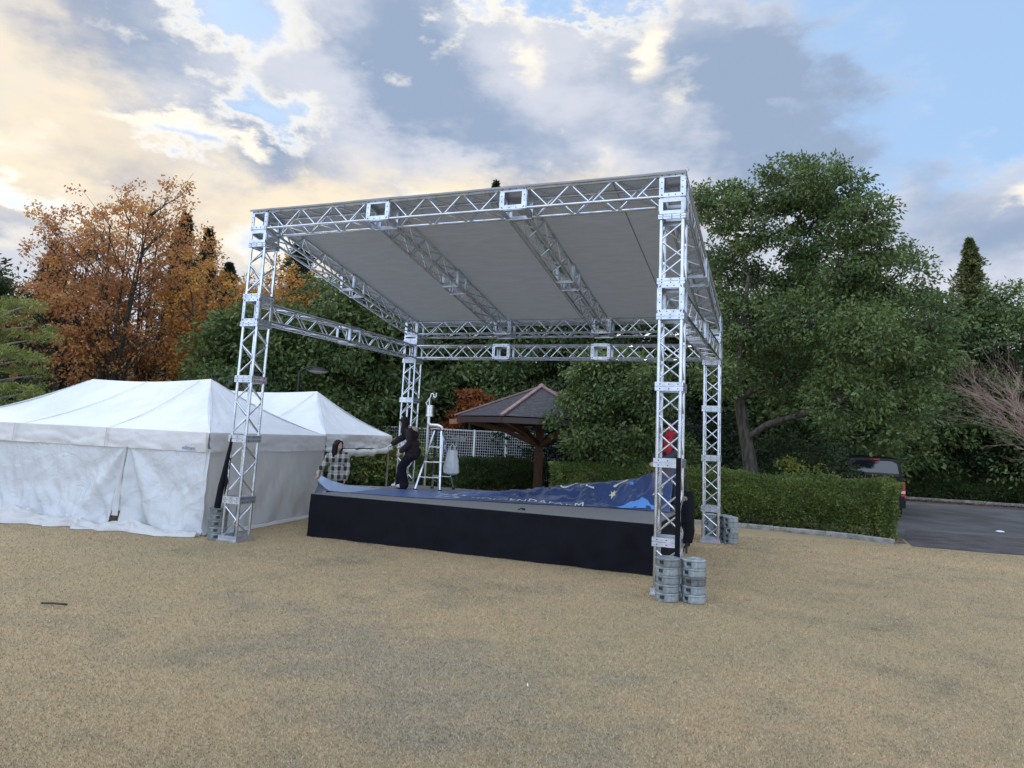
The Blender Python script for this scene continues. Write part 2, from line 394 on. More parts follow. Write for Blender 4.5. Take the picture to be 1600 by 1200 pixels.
def kerb(pts, w, h, name, label, step=.6):
    t = empty(name, (*pts[0], 0), label, 'kerb'); inv = Vector((pts[0][0], pts[0][1], 0))
    P = [Vector((*p, 0)) for p in pts]; acc = []
    for a, b in zip(P, P[1:]):
        n = max(1, round((b-a).length/step))
        for i in range(n): acc.append((a.lerp(b, i/n), a.lerp(b, (i+1)/n)))
    r = random.Random(9)
    for a, b in acc:
        m = MB(); d = (b-a).normalized()*.004; j = r.uniform(-.006, .006)
        s = (b-a).normalized().cross(Vector((0,0,1)))*w/2; q = []
        A, B = a+d-inv, b-d-inv
        prof = [(-1, -.02), (-1, h-.02), (-.8, h), (.8, h), (1, h-.02), (1, -.02)]
        vs = [A+s*k+Vector((0,0,z+j)) for k, z in prof] + [B+s*k+Vector((0,0,z+j)) for k, z in prof]
        m.add(vs, [(i, i+1, i+7, i+6) for i in range(5)] + [tuple(range(6))[::-1], tuple(range(6,12))])
        m.build('kerb_stone', M['kerb'], t, smooth=0)
kerb([(2.2,8.88),(4,8.98),(6.06,9.0),(7.48,9.12),(9.26,9.04),(10.4,8.8),(11.2,8.42)], .13, .11, 'kerb', 'pale concrete kerb along the lawn in front of the near hedge')
kerb([(13.0,26.5),(22,26.9),(32,27.2)], .15, .14, 'kerb', 'far concrete kerb across the car park in front of the dark hedge', 1.0)
kerb([(-5.6,9.9),(-2.5,11.2),(0.6,12.8)], .16, .14, 'kerb', 'low stone kerb beneath the dark hedge behind the stage', .8)

# dry grass blades, dense near the viewer
def grass(n, seed, name='dry_grass'):
    r = np.random.default_rng(seed); 
    fx, fy = math.sin(-.373), math.cos(-.373)
    d = 3.6 + 12.5*r.random(n)**1.55; a = (r.random(n)-.5)*1.62
    ang = -.373 + a; dd = d/np.cos(a)
    x = CAM.x + np.sin(ang)*dd; y = CAM.y + np.cos(ang)*dd
    ok = ~((x > .85) & (x < 7.1) & (y > 1.4) & (y < 4.9)) & (y < 8.7) & ~((x > 11.4) & (y > 8.2)); x, y, d = x[ok], y[ok], d[ok]; n = len(x)
    # clumpy height
    h = (.005 + .011*r.random(n)) * (1 + .03*d)
    th = r.random(n)*2*PI; lean = .3+1.1*r.random(n); la = r.random(n)*2*PI
    w = .0016*(1+.10*d)
    bx, by = np.cos(th)*w, np.sin(th)*w
    V = np.zeros((n, 3, 3)); V[:,0] = np.stack([x-bx, y-by, np.zeros(n)], 1); V[:,1] = np.stack([x+bx, y+by, np.zeros(n)], 1)
    V[:,2] = np.stack([x+np.cos(la)*h*lean, y+np.sin(la)*h*lean, h], 1)
    me = npmesh(name, V.reshape(-1, 3), np.arange(n*3).reshape(-1, 3), M['blade'], {'tint': r.random(n)})
    o = link(name, me); tag(o, 'short dry straw coloured grass covering the lawn', 'grass', kind='stuff')
def blade_mat():
    m = bpy.data.materials.new('dry_blade'); m.use_nodes = True; g = NT(m.node_tree); b = g.n['Principled BSDF']
    v = g.node('ShaderNodeTexCoord').outputs['Object']
    t = g.node('ShaderNodeAttribute', attribute_name='tint').outputs['Fac']
    n1 = g.noise(v, .55, 5, .6, .4); n2 = g.noise(v, 2.2, 6, .65)
    tt = g.m('POWER', t, 1.25); c = g.mix(tt, (.225, .168, .098), (.70, .54, .345))
    c2 = g.mix(tt, (.105, .095, .07), (.56, .51, .41))
    f = g.ramp(g.m('ADD', g.m('MULTIPLY', n2, .6), g.m('MULTIPLY', n1, .6)), .54, .74)
    f = g.m('MAXIMUM', g.m('MULTIPLY', f, .6), worn(g, v, n1, n2))
    c = g.mix(g.m('MULTIPLY', f, .8), c, c2)
    c = g.mix(g.ramp(t, .93, .97), c, (.16, .19, .08))
    g.put(b.inputs['Base Color'], c); b.inputs['Roughness'].default_value = .9; b.inputs['Specular IOR Level'].default_value = .15
    return m
M['blade'] = blade_mat()
grass(820000, 3)

# ------------------------------------------------------------------ leaves, hedges, trees
def leaf_cloud(P, size, seed, aspect=.45, droop=.5, outward=None):
    """one rhombic leaf at every point of P"""
    r = np.random.default_rng(seed); n = len(P)
    ax = r.normal(size=(n, 3)); ax[:, 2] -= droop
    if outward is not None: ax += outward*1.1
    ax /= np.linalg.norm(ax, axis=1)[:, None]
    sd = np.cross(ax, r.normal(size=(n, 3))); sd /= np.linalg.norm(sd, axis=1)[:, None]
    nm = np.cross(ax, sd)
    s = size*(.6+.8*r.random(n))[:, None]
    V = np.stack([P, P+ax*s*.5+sd*s*aspect*.5-nm*s*.04, P+ax*s, P+ax*s*.5-sd*s*aspect*.5-nm*s*.04], 1).reshape(-1, 3)
    return V, np.arange(n*4).reshape(-1, 4)

def clumps_in(lobes, n, r, shell=.55, lower=.75):
    """clump centres spread through lobes (x,y,z,rx,ry,rz), mostly near the surface"""
    vol = np.array([l[3]*l[4]*l[5] for l in lobes])**(2/3); k = r.choice(len(lobes), n, p=vol/vol.sum())
    L = np.array(lobes)[k]; d = r.normal(size=(n, 3)); d /= np.linalg.norm(d, axis=1)[:, None]
    d[:, 2] = np.where(d[:, 2] < -.3, d[:, 2]*lower, d[:, 2])
    rad = shell + (1-shell)*r.random(n)**.6
    return L[:, :3] + d*L[:, 3:]*rad[:, None], d, k

def crown_mesh(name, lobes, nclump, per, clump_r, leaf, m, seed, aspect=.45, droop=.5, flat=1.0, shell=.55, lower=.75):
    r = np.random.default_rng(seed)
    C_, d, k = clumps_in(lobes, nclump, r, shell, lower)
    ct = r.random(nclump)
    sz = (.65+.7*r.random(nclump))*clump_r
    q = r.normal(size=(nclump*per, 3)); q /= np.linalg.norm(q, axis=1)[:, None]; q *= r.random(len(q))[:, None]**.45
    idx = np.repeat(np.arange(nclump), per)
    P = C_[idx] + q*sz[idx][:, None]*np.array([1.15, 1.15, .75*flat])
    out = (C_[idx]-np.array(lobes)[k[idx], :3]); out /= (np.linalg.norm(out, axis=1)[:, None]+1e-6)
    V, F = leaf_cloud(P, leaf, seed+1, aspect, droop, (q+out*.5))
    lt = r.random(len(lobes)); tint = np.clip(.22*lt[k[idx]] + .48*ct[idx] + .30*r.random(len(P)), 0, 1)
    return npmesh(name, V, F, m, {'tint': tint}), C_, k

def limb_mesh(lobes, C_, k, trunk, seed, r0=.16, nmain=None, twigs=90, rt=.014):
    """trunk: list of (x,y,z,r). Main limbs to every lobe, twigs on to the clumps."""
    rr = random.Random(seed); b = MB()
    tp = [Vector(t[:3]) for t in trunk]; tr = [t[3] for t in trunk]
    b.path(tp, tr, 10)
    # every lobe hangs on the nearest limb already grown, nearest lobes first
    nodes = []
    for i in range(len(tp)-1):
        for f in (0, .33, .66): nodes.append((tp[i].lerp(tp[i+1], f), tr[i]*(1-f)+tr[i+1]*f))
    nodes.append((tp[-1], tr[-1])); H = tp[-1].z
    order = sorted(range(len(lobes)), key=lambda i: (Vector(lobes[i][:3])-Vector((tp[0].x, tp[0].y, H*.35))).length)
    paths = [None]*len(lobes)
    for li in order:
        L = lobes[li]; c = Vector(L[:3]); best = None
        for p, r in nodes:
            if p.z < H*.14 and p.z < c.z*.5: continue
            d = (c-p); cost = d.length + max(0, p.z-(c.z-.25*math.hypot(d.x, d.y)))*2.2
            if best is None or cost < best[0]: best = (cost, p, r)
        _, p, r = best; l = (c-p).length; w = .11*l
        def j(): return Vector((rr.uniform(-w,w), rr.uniform(-w,w), rr.uniform(-w*.4,w)))
        pts = [p, p.lerp(c, .25)+j()*.6, p.lerp(c, .5)+j(), p.lerp(c, .76)+j()*.8, c]
        q = min(r*.60, r0); e = max(q*.45, rt*1.2); rads = [q, q*.86, q*.72, q*.6, e]
        b.path(pts, rads, 7); paths[li] = pts
        nodes += [(pts[k_], rads[k_]) for k_ in (1, 2, 3, 4)]
    for i in range(min(twigs, len(C_))):
        j = rr.randrange(len(C_)); c = Vector(C_[j]); pts = paths[k[j]]
        s = pts[rr.choice((2, 3, 3, 4))]
        m = s.lerp(c, .5)+Vector((rr.uniform(-.12,.12),)*2+(rr.uniform(-.12,.12),))
        b.path([s, m, c], [rt*1.6, rt, rt*.4], 5)
    return b

def tree(name, label, cat, base, lobes, trunk, nclump, per, clump_r, leaf, lm, bm, seed, group='trees behind the lawn', **kw):
    tw = kw.pop('twigs', 90); r0 = kw.pop('r0', .16); rt = kw.pop('rt', .014)
    t = empty(name, (*base, 0), label, cat, group)
    me, C_, k = crown_mesh('crown', lobes, nclump, per, clump_r, leaf, M[lm], seed, **kw)
    link('crown', me, t)
    b = limb_mesh(lobes, C_, k, trunk, seed, r0=r0, twigs=tw, rt=rt); b.build('trunk', M[bm], t, smooth=60)
    return t
def copy_tree_to(src, base, sc, rz, label, group='trees behind the lawn'):
    c = copy_tree(src); c.location = (*base, 0); c.scale = sc; c.rotation_euler.z = rz; c['label'] = label; c['group'] = group
    return c

# the big evergreen on the right, limb by limb
BX, BY = 8.05, 11.6
BIG = [(7.24, 11.3, 9.04, 0.92, 0.92, 0.83), (8.49, 11.87, 9.53, 0.93, 0.93, 0.84), (10.05, 11.35, 9.32, 1.06, 1.06, 0.95), (10.89, 10.79, 8.23, 0.78, 0.78, 0.7), (7.41, 12.82, 7.75, 0.91, 0.91, 0.82), (8.92, 12.88, 7.29, 0.79, 0.79, 0.71), (10.35, 11.34, 7.05, 1.07, 1.07, 0.96), (11.82, 11.7, 6.71, 1.06, 1.06, 0.95), (12.38, 11.11, 5.52, 0.84, 0.84, 0.76), (12.59, 11.07, 4.42, 0.53, 0.53, 0.48), (8.06, 11.36, 5.45, 1.02, 1.02, 0.92), (9.65, 10.67, 5.4, 1.04, 1.04, 0.94), (10.86, 10.29, 4.9, 1.08, 1.08, 0.97), (7.22, 10.8, 3.9, 0.69, 0.69, 0.62), (8.91, 12.38, 3.89, 0.85, 0.85, 0.77), (10.39, 10.33, 3.32, 0.91, 0.91, 0.82), (11.61, 11.22, 3.66, 0.85, 0.85, 0.77), (11.42, 12.25, 7.89, 0.74, 0.74, 0.67), (7.52, 12.83, 4.99, 0.99, 0.99, 0.89), (9.38, 12.38, 8.93, 0.77, 0.77, 0.69), (11.89, 10.68, 3.13, 0.49, 0.49, 0.44), (8.45, 12.87, 6.49, 1.09, 1.09, 0.98), (9.44, 12.67, 4.49, 0.95, 0.95, 0.85), (10.9, 12.3, 6.31, 0.92, 0.92, 0.83), (9.28, 10.88, 9.4, 0.87, 0.87, 0.78), (7.88, 11.35, 8.32, 0.79, 0.79, 0.71), (9.46, 11.87, 7.89, 0.75, 0.75, 0.68), (6.63, 11.74, 9.34, 0.67, 0.67, 0.6), (8.76, 11.38, 8.18, 0.56, 0.56, 0.5), (6.7, 12.26, 6.42, 0.89, 0.89, 0.8), (10.57, 11.82, 8.86, 0.63, 0.63, 0.57), (9.12, 11.88, 10.08, 0.69, 0.69, 0.62)]
big_lobes = [(x-BX, y-BY, z, rx*(.90 if z > 6.6 else 1), ry*(.90 if z > 6.6 else 1), rz*(.9 if z > 6.6 else 1)) for x, y, z, rx, ry, rz in BIG]
tree('broadleaf_tree', 'large dark green evergreen with thick trunk and spreading crown, right of the truss', 'tree', (BX, BY), big_lobes,
     [(0,0,-.1,.30),(.02,.05,.6,.23),(-.05,.1,1.5,.20),(-.25,.2,2.6,.17),(-.45,.2,3.8,.13),(-.3,.1,5.2,.09),(-.1,0,7.0,.05)],
     800, 104, .37, .118, 'leaf_cam', 'bark', 11, shell=.78, twigs=420, r0=.17, rt=.016, group=None)
mid_lobes = [(-.9,0,2.6,.9,.9,.8),(.0,.1,3.3,1.0,1,.8),(.6,-.1,2.4,.9,.9,.8),(-.3,-.3,1.9,.9,.8,.6),(1.1,0,3.2,.7,.7,.8),(-.4,0,4.0,.7,.7,.5),(.5,.2,4.1,.6,.6,.5),(.2,0,1.7,.8,.8,.5)]
tree('broadleaf_tree', 'smaller glossy evergreen with low hanging leaves between the shelter and front truss tower', 'tree', (4.15, 10.4), mid_lobes,
     [(0,0,-.1,.14),(.05,0,1.2,.11),(.2,.1,2.4,.08),(.1,0,3.4,.04)], 230, 110, .36, .135, 'leaf_cam', 'bark', 21, twigs=120, r0=.06, group=None)

# background kinds, built once and copied
def proto_lobes(seed, n, w, h0, h1, r):
    q = random.Random(seed); out = []
    for i in range(n):
        f = i/(n-1); z = h0 + (h1-h0)*f; spread = w*math.sin(PI*min(1, .28+.62*f))**.8
        a = i*2.4 + q.uniform(-.4,.4); rad = spread*q.uniform(.35,.8)*(1 if i < n-1 else .1)
        s = r*q.uniform(.75, 1.2)
        out.append((math.cos(a)*rad, math.sin(a)*rad, z, s, s, s*.78))
    return out
def bg(name, label, cat, base, seed, lm, n=17, w=2.3, h0=1.2, h1=8.2, r=1.25, nc=330, per=80, cr=.55, leaf=.19, bm='bark_dark', **kw):
    lb = proto_lobes(seed, n, w, h0, h1, r)
    return tree(name, label, cat, base, lb, [(0,0,-.1,.2),(.05,0,2,.16),(0,.1,4.5,.11),(.05,0,h1*.9,.05)], nc, per, cr, leaf, lm, bm, seed, **kw)

g1 = bg('broadleaf_tree', 'bright green bushy tree just left of the front left tower', 'tree', (-8.9,10.4), 31, 'leaf_mid', h1=5.5)
g2 = bg('broadleaf_tree', 'tall green tree seen through the left side truss', 'tree', (-6.5,12.7), 32, 'leaf_mid', w=2.6, h1=7.4, n=19)
g3 = bg('broadleaf_tree', 'dark evergreen filling the gap below the rear cross truss', 'tree', (-5.25,17.9), 33, 'leaf_dark', w=2.6, h1=8.6, n=19)
g4 = bg('broadleaf_tree', 'dark evergreen standing tall behind the shelter roof', 'tree', (-.9,20.0), 34, 'leaf_cam', w=2.6, h1=9.5, n=20)
def cp(src, x, y, h, w, rz, label): return copy_tree_to(src, (x, y), (w, w, h), rz, label)
cp(g3, -19.4, 7.4, .84, 1.05, 1.0, 'dark evergreen at the far left edge of the view')
cp(g2, -9.0, 14.3, 1.0, 1.0, 2.2, 'tall green tree behind the front left tower')
cp(g1, -6.3, 14.8, 1.25, 1.2, 4.0, 'round green tree between the tent peak and rear left tower')
cp(g3, -8.2, 19.2, 1.15, 1.1, .7, 'dark evergreen rising behind the green trees left of centre')
cp(g4, -2.8, 18.2, 1.0, 1.0, 3.0, 'dark evergreen directly behind the mesh fence')
cp(g3, 1.2, 19.8, 1.12, 1.0, 5.0, 'dark evergreen behind the right side of the shelter')
cp(g4, 2.9, 20.4, 1.15, 1.0, 1.4, 'tall evergreen behind the middle of the stage roof')
cp(g3, 5.3, 20.4, 1.08, 1.0, 2.5, 'dark evergreen seen through the front right tower')
cp(g2, 8.4, 20.4, .92, 1.0, .3, 'green tree behind the big evergreen, left part')
cp(g4, 10.9, 21.6, .92, 1.05, 4.4, 'dark tree behind the big evergreen, right part')
s2 = cp(g4, 10.75, 19.0, .90, 1.15, 2.0, 'broad evergreen to the right of the big evergreen and behind the van')
cp(g2, 14.0, 28.5, 1.05, 1.1, 3.6, 'evergreen beyond the car park right of the van')
cp(g3, 16.2, 29.4, 1.06, 1.0, 5.5, 'dark evergreen beyond the car park below the golden conifer')
cp(g4, 18.6, 29.0, .98, 1.1, 1.9, 'evergreen beyond the car park near the right edge')
cp(g3, 21.3, 28.0, 1.1, 1.1, .2, 'dark evergreen beyond the car park at the right edge')
cp(g3, 12.9, 29.6, 1.0, 1.0, 4.2, 'dark tree in shade behind the van')

# orange autumn trees: many upright stems and thin foliage
def autumn(label, base, seed, H, W, nc, per, lm='leaf_orange'):
    q = random.Random(seed); lobes = []; b = MB(); t = empty('autumn_tree', (*base, 0), label, 'tree', 'orange autumn trees on the left')
    ns = 9
    tips = []
    for i in range(ns):
        a = i*2*PI/ns + q.uniform(-.3,.3); k = q.uniform(.25, 1.0); top = H*(q.uniform(.78,1.0) - .28*k)
        p = [Vector((.12*math.cos(a), .12*math.sin(a), -.1)), Vector((W*.22*k*math.cos(a), W*.22*k*math.sin(a), top*.35)), Vector((W*.5*k*math.cos(a), W*.5*k*math.sin(a), top*.68)), Vector((W*.72*k*math.cos(a), W*.72*k*math.sin(a), top))]
        b.path(p, [.10, .07, .045, .015], 7)
        for j in range(12):
            f = .28 + .72*q.random(); idx = min(2, int(f*3)); s = p[idx].lerp(p[idx+1], f*3-idx)
            aa = a + q.uniform(-1.6, 1.6); l = q.uniform(.7, 1.7)*(1.25-f*.5)
            e = s + Vector((math.cos(aa)*l, math.sin(aa)*l, l*q.uniform(.4, 1.1)))
            b.path([s, s.lerp(e, .5)+Vector((0,0,.06)), e], [.025, .016, .006], 5)
            for _ in range(3):
                e2 = e + Vector((q.uniform(-.6,.6), q.uniform(-.6,.6), q.uniform(0,.8))); b.path([s.lerp(e,.6), e2], [.009,.004], 4)
                lobes.append((*e2, .45, .45, .34))
            lobes.append((*s.lerp(e, .8), .6, .6, .42))
    me, C_, k = crown_mesh('crown', lobes, nc, per, .27, .115, M[lm], seed, aspect=.6, shell=.2)
    link('crown', me, t); b.build('trunk', M['bark_dark'], t, smooth=60)
    return t
autumn('tall orange autumn tree with bare twigs at its top, above the front tent', (-14.3,8.9), 41, 12.2, 2.8, 480, 30)
autumn('orange brown autumn tree left of the tallest one', (-15.9,8.3), 42, 9.6, 1.7, 360, 30)
autumn('golden orange autumn tree right of the tallest one', (-12.0,11.9), 43, 9.4, 2.7, 520, 36, 'leaf_gold_tree')
autumn('rust coloured autumn tree behind and between the other orange ones', (-15.6,11.4), 44, 11.0, 2.6, 420, 32)
autumn('low amber autumn tree beside the front left tower', (-10.6,12.9), 46, 8.7, 2.1, 400, 36, 'leaf_gold_tree')

def conifer(name, label, base, H, W, lm, seed, n=2600, leaf=.3, z0=1.5, ex=.8, group='conifers on the skyline'):
    r = np.random.default_rng(seed); t = empty(name, (*base, 0), label, 'tree', group)
    z = z0 + (H-z0)*r.random(n*6)**.85; a = r.random(n*6)*2*PI
    tier = (z*1.55+.08*np.sin(a*3+z)) % 1.0; bough = .60+.40*np.sin(a*3+np.floor(z*1.55)*2.4)*np.sin(a*2+z)
    rad = W*np.clip((H-z)/(H-z0), 0.0, 1)**ex*(.45+.55*(1-tier))*bough*r.random(n*6)**.5
    P = np.stack([np.cos(a)*rad, np.sin(a)*rad, z-rad*.25], 1)
    o = np.stack([np.cos(a), np.sin(a), np.full(len(a), .1)], 1)
    V, F = leaf_cloud(P, leaf*.72, seed, .35, .2, o*1.2)
    link('crown', npmesh('crown', V, F, M[lm], {'tint': r.random(len(P))}), t)
    b = MB(); b.path([(0,0,-.1),(0,0,H*.5),(0,0,H-.2)], [.22,.13,.02], 8); b.build('trunk', M['bark_dark'], t)
conifer('conifer', 'dark conifer top poking out behind the orange trees', (-19.1,15.9), 12.2, 4.0, 'leaf_conifer', 51)
conifer('conifer', 'second smaller conifer top right of the orange trees', (-20.5,18.8), 12.4, 3.6, 'leaf_conifer', 52)
conifer('conifer', 'dark conifer seen between the front left tower and the stage roof', (-15.0,19.8), 13.0, 5.0, 'leaf_conifer', 53)
conifer('conifer', 'conifer tip just showing above the middle of the stage roof', (-7.14,26.97), 16.9, 5, 'leaf_conifer', 54)
conifer('conifer', 'dark conifer behind the orange trees near the tower', (-16.6,16.5), 9.7, 4.2, 'leaf_conifer', 55)
conifer('conifer', 'golden tipped conifer against the sky on the right', (17.6,30.4), 12.9, 5.2, 'leaf_gold', 56, leaf=.25, ex=.8, n=4200)
conifer('conifer', 'green conifer tip at the right edge of the skyline', (20.6,31.0), 11.6, 3.4, 'leaf_gold', 57, leaf=.25)
conifer('conifer', 'dark conifer in the left corner behind the orange trees', (-22.6,12.0), 9.9, 4.0, 'leaf_conifer', 58)

# pine with layered boughs and a pale trunk, left foreground of the wood
def pine(base, label):
    t = empty('pine_tree', (*base, 0), label, 'tree'); q = random.Random(61); b = MB(); lobes = []
    b.path([(0,0,-.1),(.05,0,1.4),(-.05,.02,2.6),(.08,0,3.7),(.0,0,4.5)], [.12,.10,.08,.05,.02], 8)
    for z in (1.2,1.8,2.3,2.8,3.2,3.7,4.1,4.5):
        for a0 in range(3):
            a = a0*2.1 + z*1.9; l = (1.75 - .28*z)*q.uniform(.75,1.15)+.15
            e = Vector((math.cos(a)*l, math.sin(a)*l, z+.18)); b.path([(0,0,z-.1), e*.5+Vector((0,0,z*.5-.02)), e], [.04,.028,.01], 6)
            lobes.append((e.x, e.y, e.z+.05, .62, .62, .2)); lobes.append((e.x*.6, e.y*.6, e.z+.1, .45, .45, .16))
    me, C_, k = crown_mesh('crown', lobes, 300, 62, .19, .09, M['leaf_pine'], 62, aspect=.25, droop=-.4, flat=.6, shell=.2)
    link('crown', me, t); b.build('trunk', M['bark_pale'], t)
pine((-9.9,2.1), 'small pine with layered yellow green boughs and pale trunk, left of the orange trees')
def maple(base):
    lb = [(-.5,0,2.9,.55,.5,.2),(.2,0,3.3,.7,.6,.24),(.8,.1,2.9,.6,.6,.22),(0,0,3.8,.5,.5,.22),(-.8,0,2.5,.45,.4,.15),(.5,0,3.6,.5,.5,.2),(-1.2,0,2.3,.35,.3,.12)]
    tree('maple_tree', 'small flame orange maple behind the shelter and the steel vent', 'tree', base, [(x*.85, y, z*.93, rx*.8, ry*.8, rz*.8) for x, y, z, rx, ry, rz in lb], [(0,0,-.1,.08),(0,0,1.2,.07),(.1,0,2.6,.04),(.1,0,3.2,.02)], 80, 50, .2, .13, 'leaf_maple', 'bark_dark', 71, group=None, twigs=50, r0=.035)
maple((-2.42,14.83))

# leafless trees
def bare(name, label, base, H, W, seed, m, n=11, group=None, rad=.03):
    t = empty(name, (*base, 0), label, 'tree', group); q = random.Random(seed); b = MB()
    def grow(p, d, l, r, dep):
        e = p + d*l; mid = p.lerp(e, .5)+Vector((q.uniform(-1,1), q.uniform(-1,1), q.uniform(-1,1)))*l*.07
        b.path([p, mid, e], [r, r*.8, r*.55], 5 if dep else 7)
        if dep > 3: return
        for _ in range(q.choice((3,4))):
            nd = (d + Vector((q.uniform(-1,1), q.uniform(-1,1), q.uniform(-.35,.75)))*.72).normalized()
            grow(p.lerp(e, q.uniform(.45,1)), nd, l*q.uniform(.55,.8), r*.5, dep+1)
    for i in range(n):
        a = i*2*PI/n + q.uniform(-.2,.2); grow(Vector((0,0,q.uniform(.2, H*.25))), Vector((math.cos(a)*W, math.sin(a)*W, q.uniform(.5,1.5))).normalized(), H*.32, rad, 0)
    b.path([(0,0,-.1),(0,0,H*.3)], [rad*3, rad*1.6], 8)
    b.build('branches', m, t, smooth=60)
bare('bare_tree', 'leafless tree with fine reddish twigs at the right edge', (17.6,15.9), 7.4, 1.35, 81, M['twig'], n=13, rad=.045)
bare('bare_shrub', 'leafless grey shrub behind the ridge of the front tent', (-6.2,5.0), 4.1, 1.0, 82, M['twig_grey'], n=8, rad=.022)
bare('bare_shrub', 'leafless grey shrub seen between the two tent roofs', (-5.2,7.0), 3.8, .9, 83, M['twig_grey'], n=7, rad=.02)

# under-storey: dense shrubs as things of their own
def shrub(base, rx, ry, h, lm, seed, label, n=5200, leaf=.11, name='shrub', group='shrubs under the trees'):
    r = np.random.default_rng(seed); t = empty(name, (*base, 0), label, 'shrub', group)
    lobes = []
    q = random.Random(seed)
    for i in range(9):
        a = i*2.4; f = math.sqrt(i/9); lobes.append((math.cos(a)*rx*f*.75, math.sin(a)*ry*f*.75, h*(.62-.22*f)*q.uniform(.85,1.15), rx*.42, ry*.42, h*.40))
    me, C_, k = crown_mesh('foliage', lobes, n//50, 50, .26, leaf, M[lm], seed, shell=.45, lower=1)
    link('foliage', me, t); b = MB()
    for i in range(9):
        c = Vector(lobes[i][:3]); b.path([(q.uniform(-.15,.15), q.uniform(-.15,.15), -.05), (c.x*.6, c.y*.6, c.z*.5), c], [.03,.02,.008], 5)
    b.build('stems', M['bark_dark'], t)
shrub((-8.4,.6), 1.7, 1.5, 2.6, 'leaf_mid', 91, 'rounded green shrub behind the left end of the front tent', 9000)
shrub((-10.5,3.4), 1.8, 1.6, 2.9, 'leaf_pine', 92, 'yellow green shrub under the pine', 8000)
shrub((-8.6,7.2), 1.9, 1.5, 3.3, 'leaf_mid', 93, 'blue green shrub behind the leafless shrub', 9000)
shrub((-11.5,7.6), 2.0, 1.6, 2.9, 'leaf_dark', 94, 'dark shrub below the orange trees', 7000)
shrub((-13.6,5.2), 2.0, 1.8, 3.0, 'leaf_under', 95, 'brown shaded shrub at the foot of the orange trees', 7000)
shrub((-5.9,10.6), 1.6, 1.2, 2.4, 'leaf_mid', 96, 'green shrub beneath the street lamp', 7000)
shrub((-3.9,11.7), 1.5, 1.0, 1.9, 'leaf_pine', 97, 'pale seedy shrub in front of the mesh fence', 5000)
shrub((6.0,11.6), 1.2, .9, 2.3, 'leaf_cam', 98, 'evergreen shrub behind the hedge left of the big trunk', 6500)
shrub((9.3,12.3), 1.0, .8, 2.0, 'leaf_yellow', 99, 'yellow green climber glowing beside the big trunk', 900)
shrub((9.0,13.8), 1.9, 1.2, 3.0, 'leaf_dark', 100, 'dark shrub in shade behind the yellow climber', 7000)
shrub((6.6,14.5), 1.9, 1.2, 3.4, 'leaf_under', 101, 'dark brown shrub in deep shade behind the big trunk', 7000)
UNDER = [(-16.5,2.5),(-19,5.5),(-3.5,16.4),(-.8,16.9),(2.0,16.6),(4.4,16.5),(10.6,27.8),(13.4,28.2),(16.0,28.8),(18.8,28.9),(21.8,29.0),(24.8,28.6),(-9.4,16.8),(-7.0,16.8)]
UL = ['deep shade shrub at the far left of the wood','deep shade shrub below the dark trees on the left','deep shade shrub behind the flame orange maple','deep shade shrub behind the mesh fence','deep shade shrub right behind the shelter post','deep shade shrub behind the smaller glossy evergreen',
      'deep shade shrub behind the parked van','deep shade shrub behind the far hedge next to the van','deep shade shrub behind the left part of the far hedge','deep shade shrub behind the middle of the far hedge','deep shade shrub behind the right part of the far hedge','deep shade shrub behind the reddish leafless tree',
      'deep shade shrub behind the rear tent','deep shade shrub behind the rear left tower']
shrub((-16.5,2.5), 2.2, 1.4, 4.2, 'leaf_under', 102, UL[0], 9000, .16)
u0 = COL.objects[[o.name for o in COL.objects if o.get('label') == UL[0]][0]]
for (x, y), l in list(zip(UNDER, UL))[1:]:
    c = copy_tree(u0); c.location = (x, y, 0); c.rotation_euler.z = x*1.7; c.scale = (1.05, 1.05, 1.0+.15*math.sin(x*3)); c['label'] = l

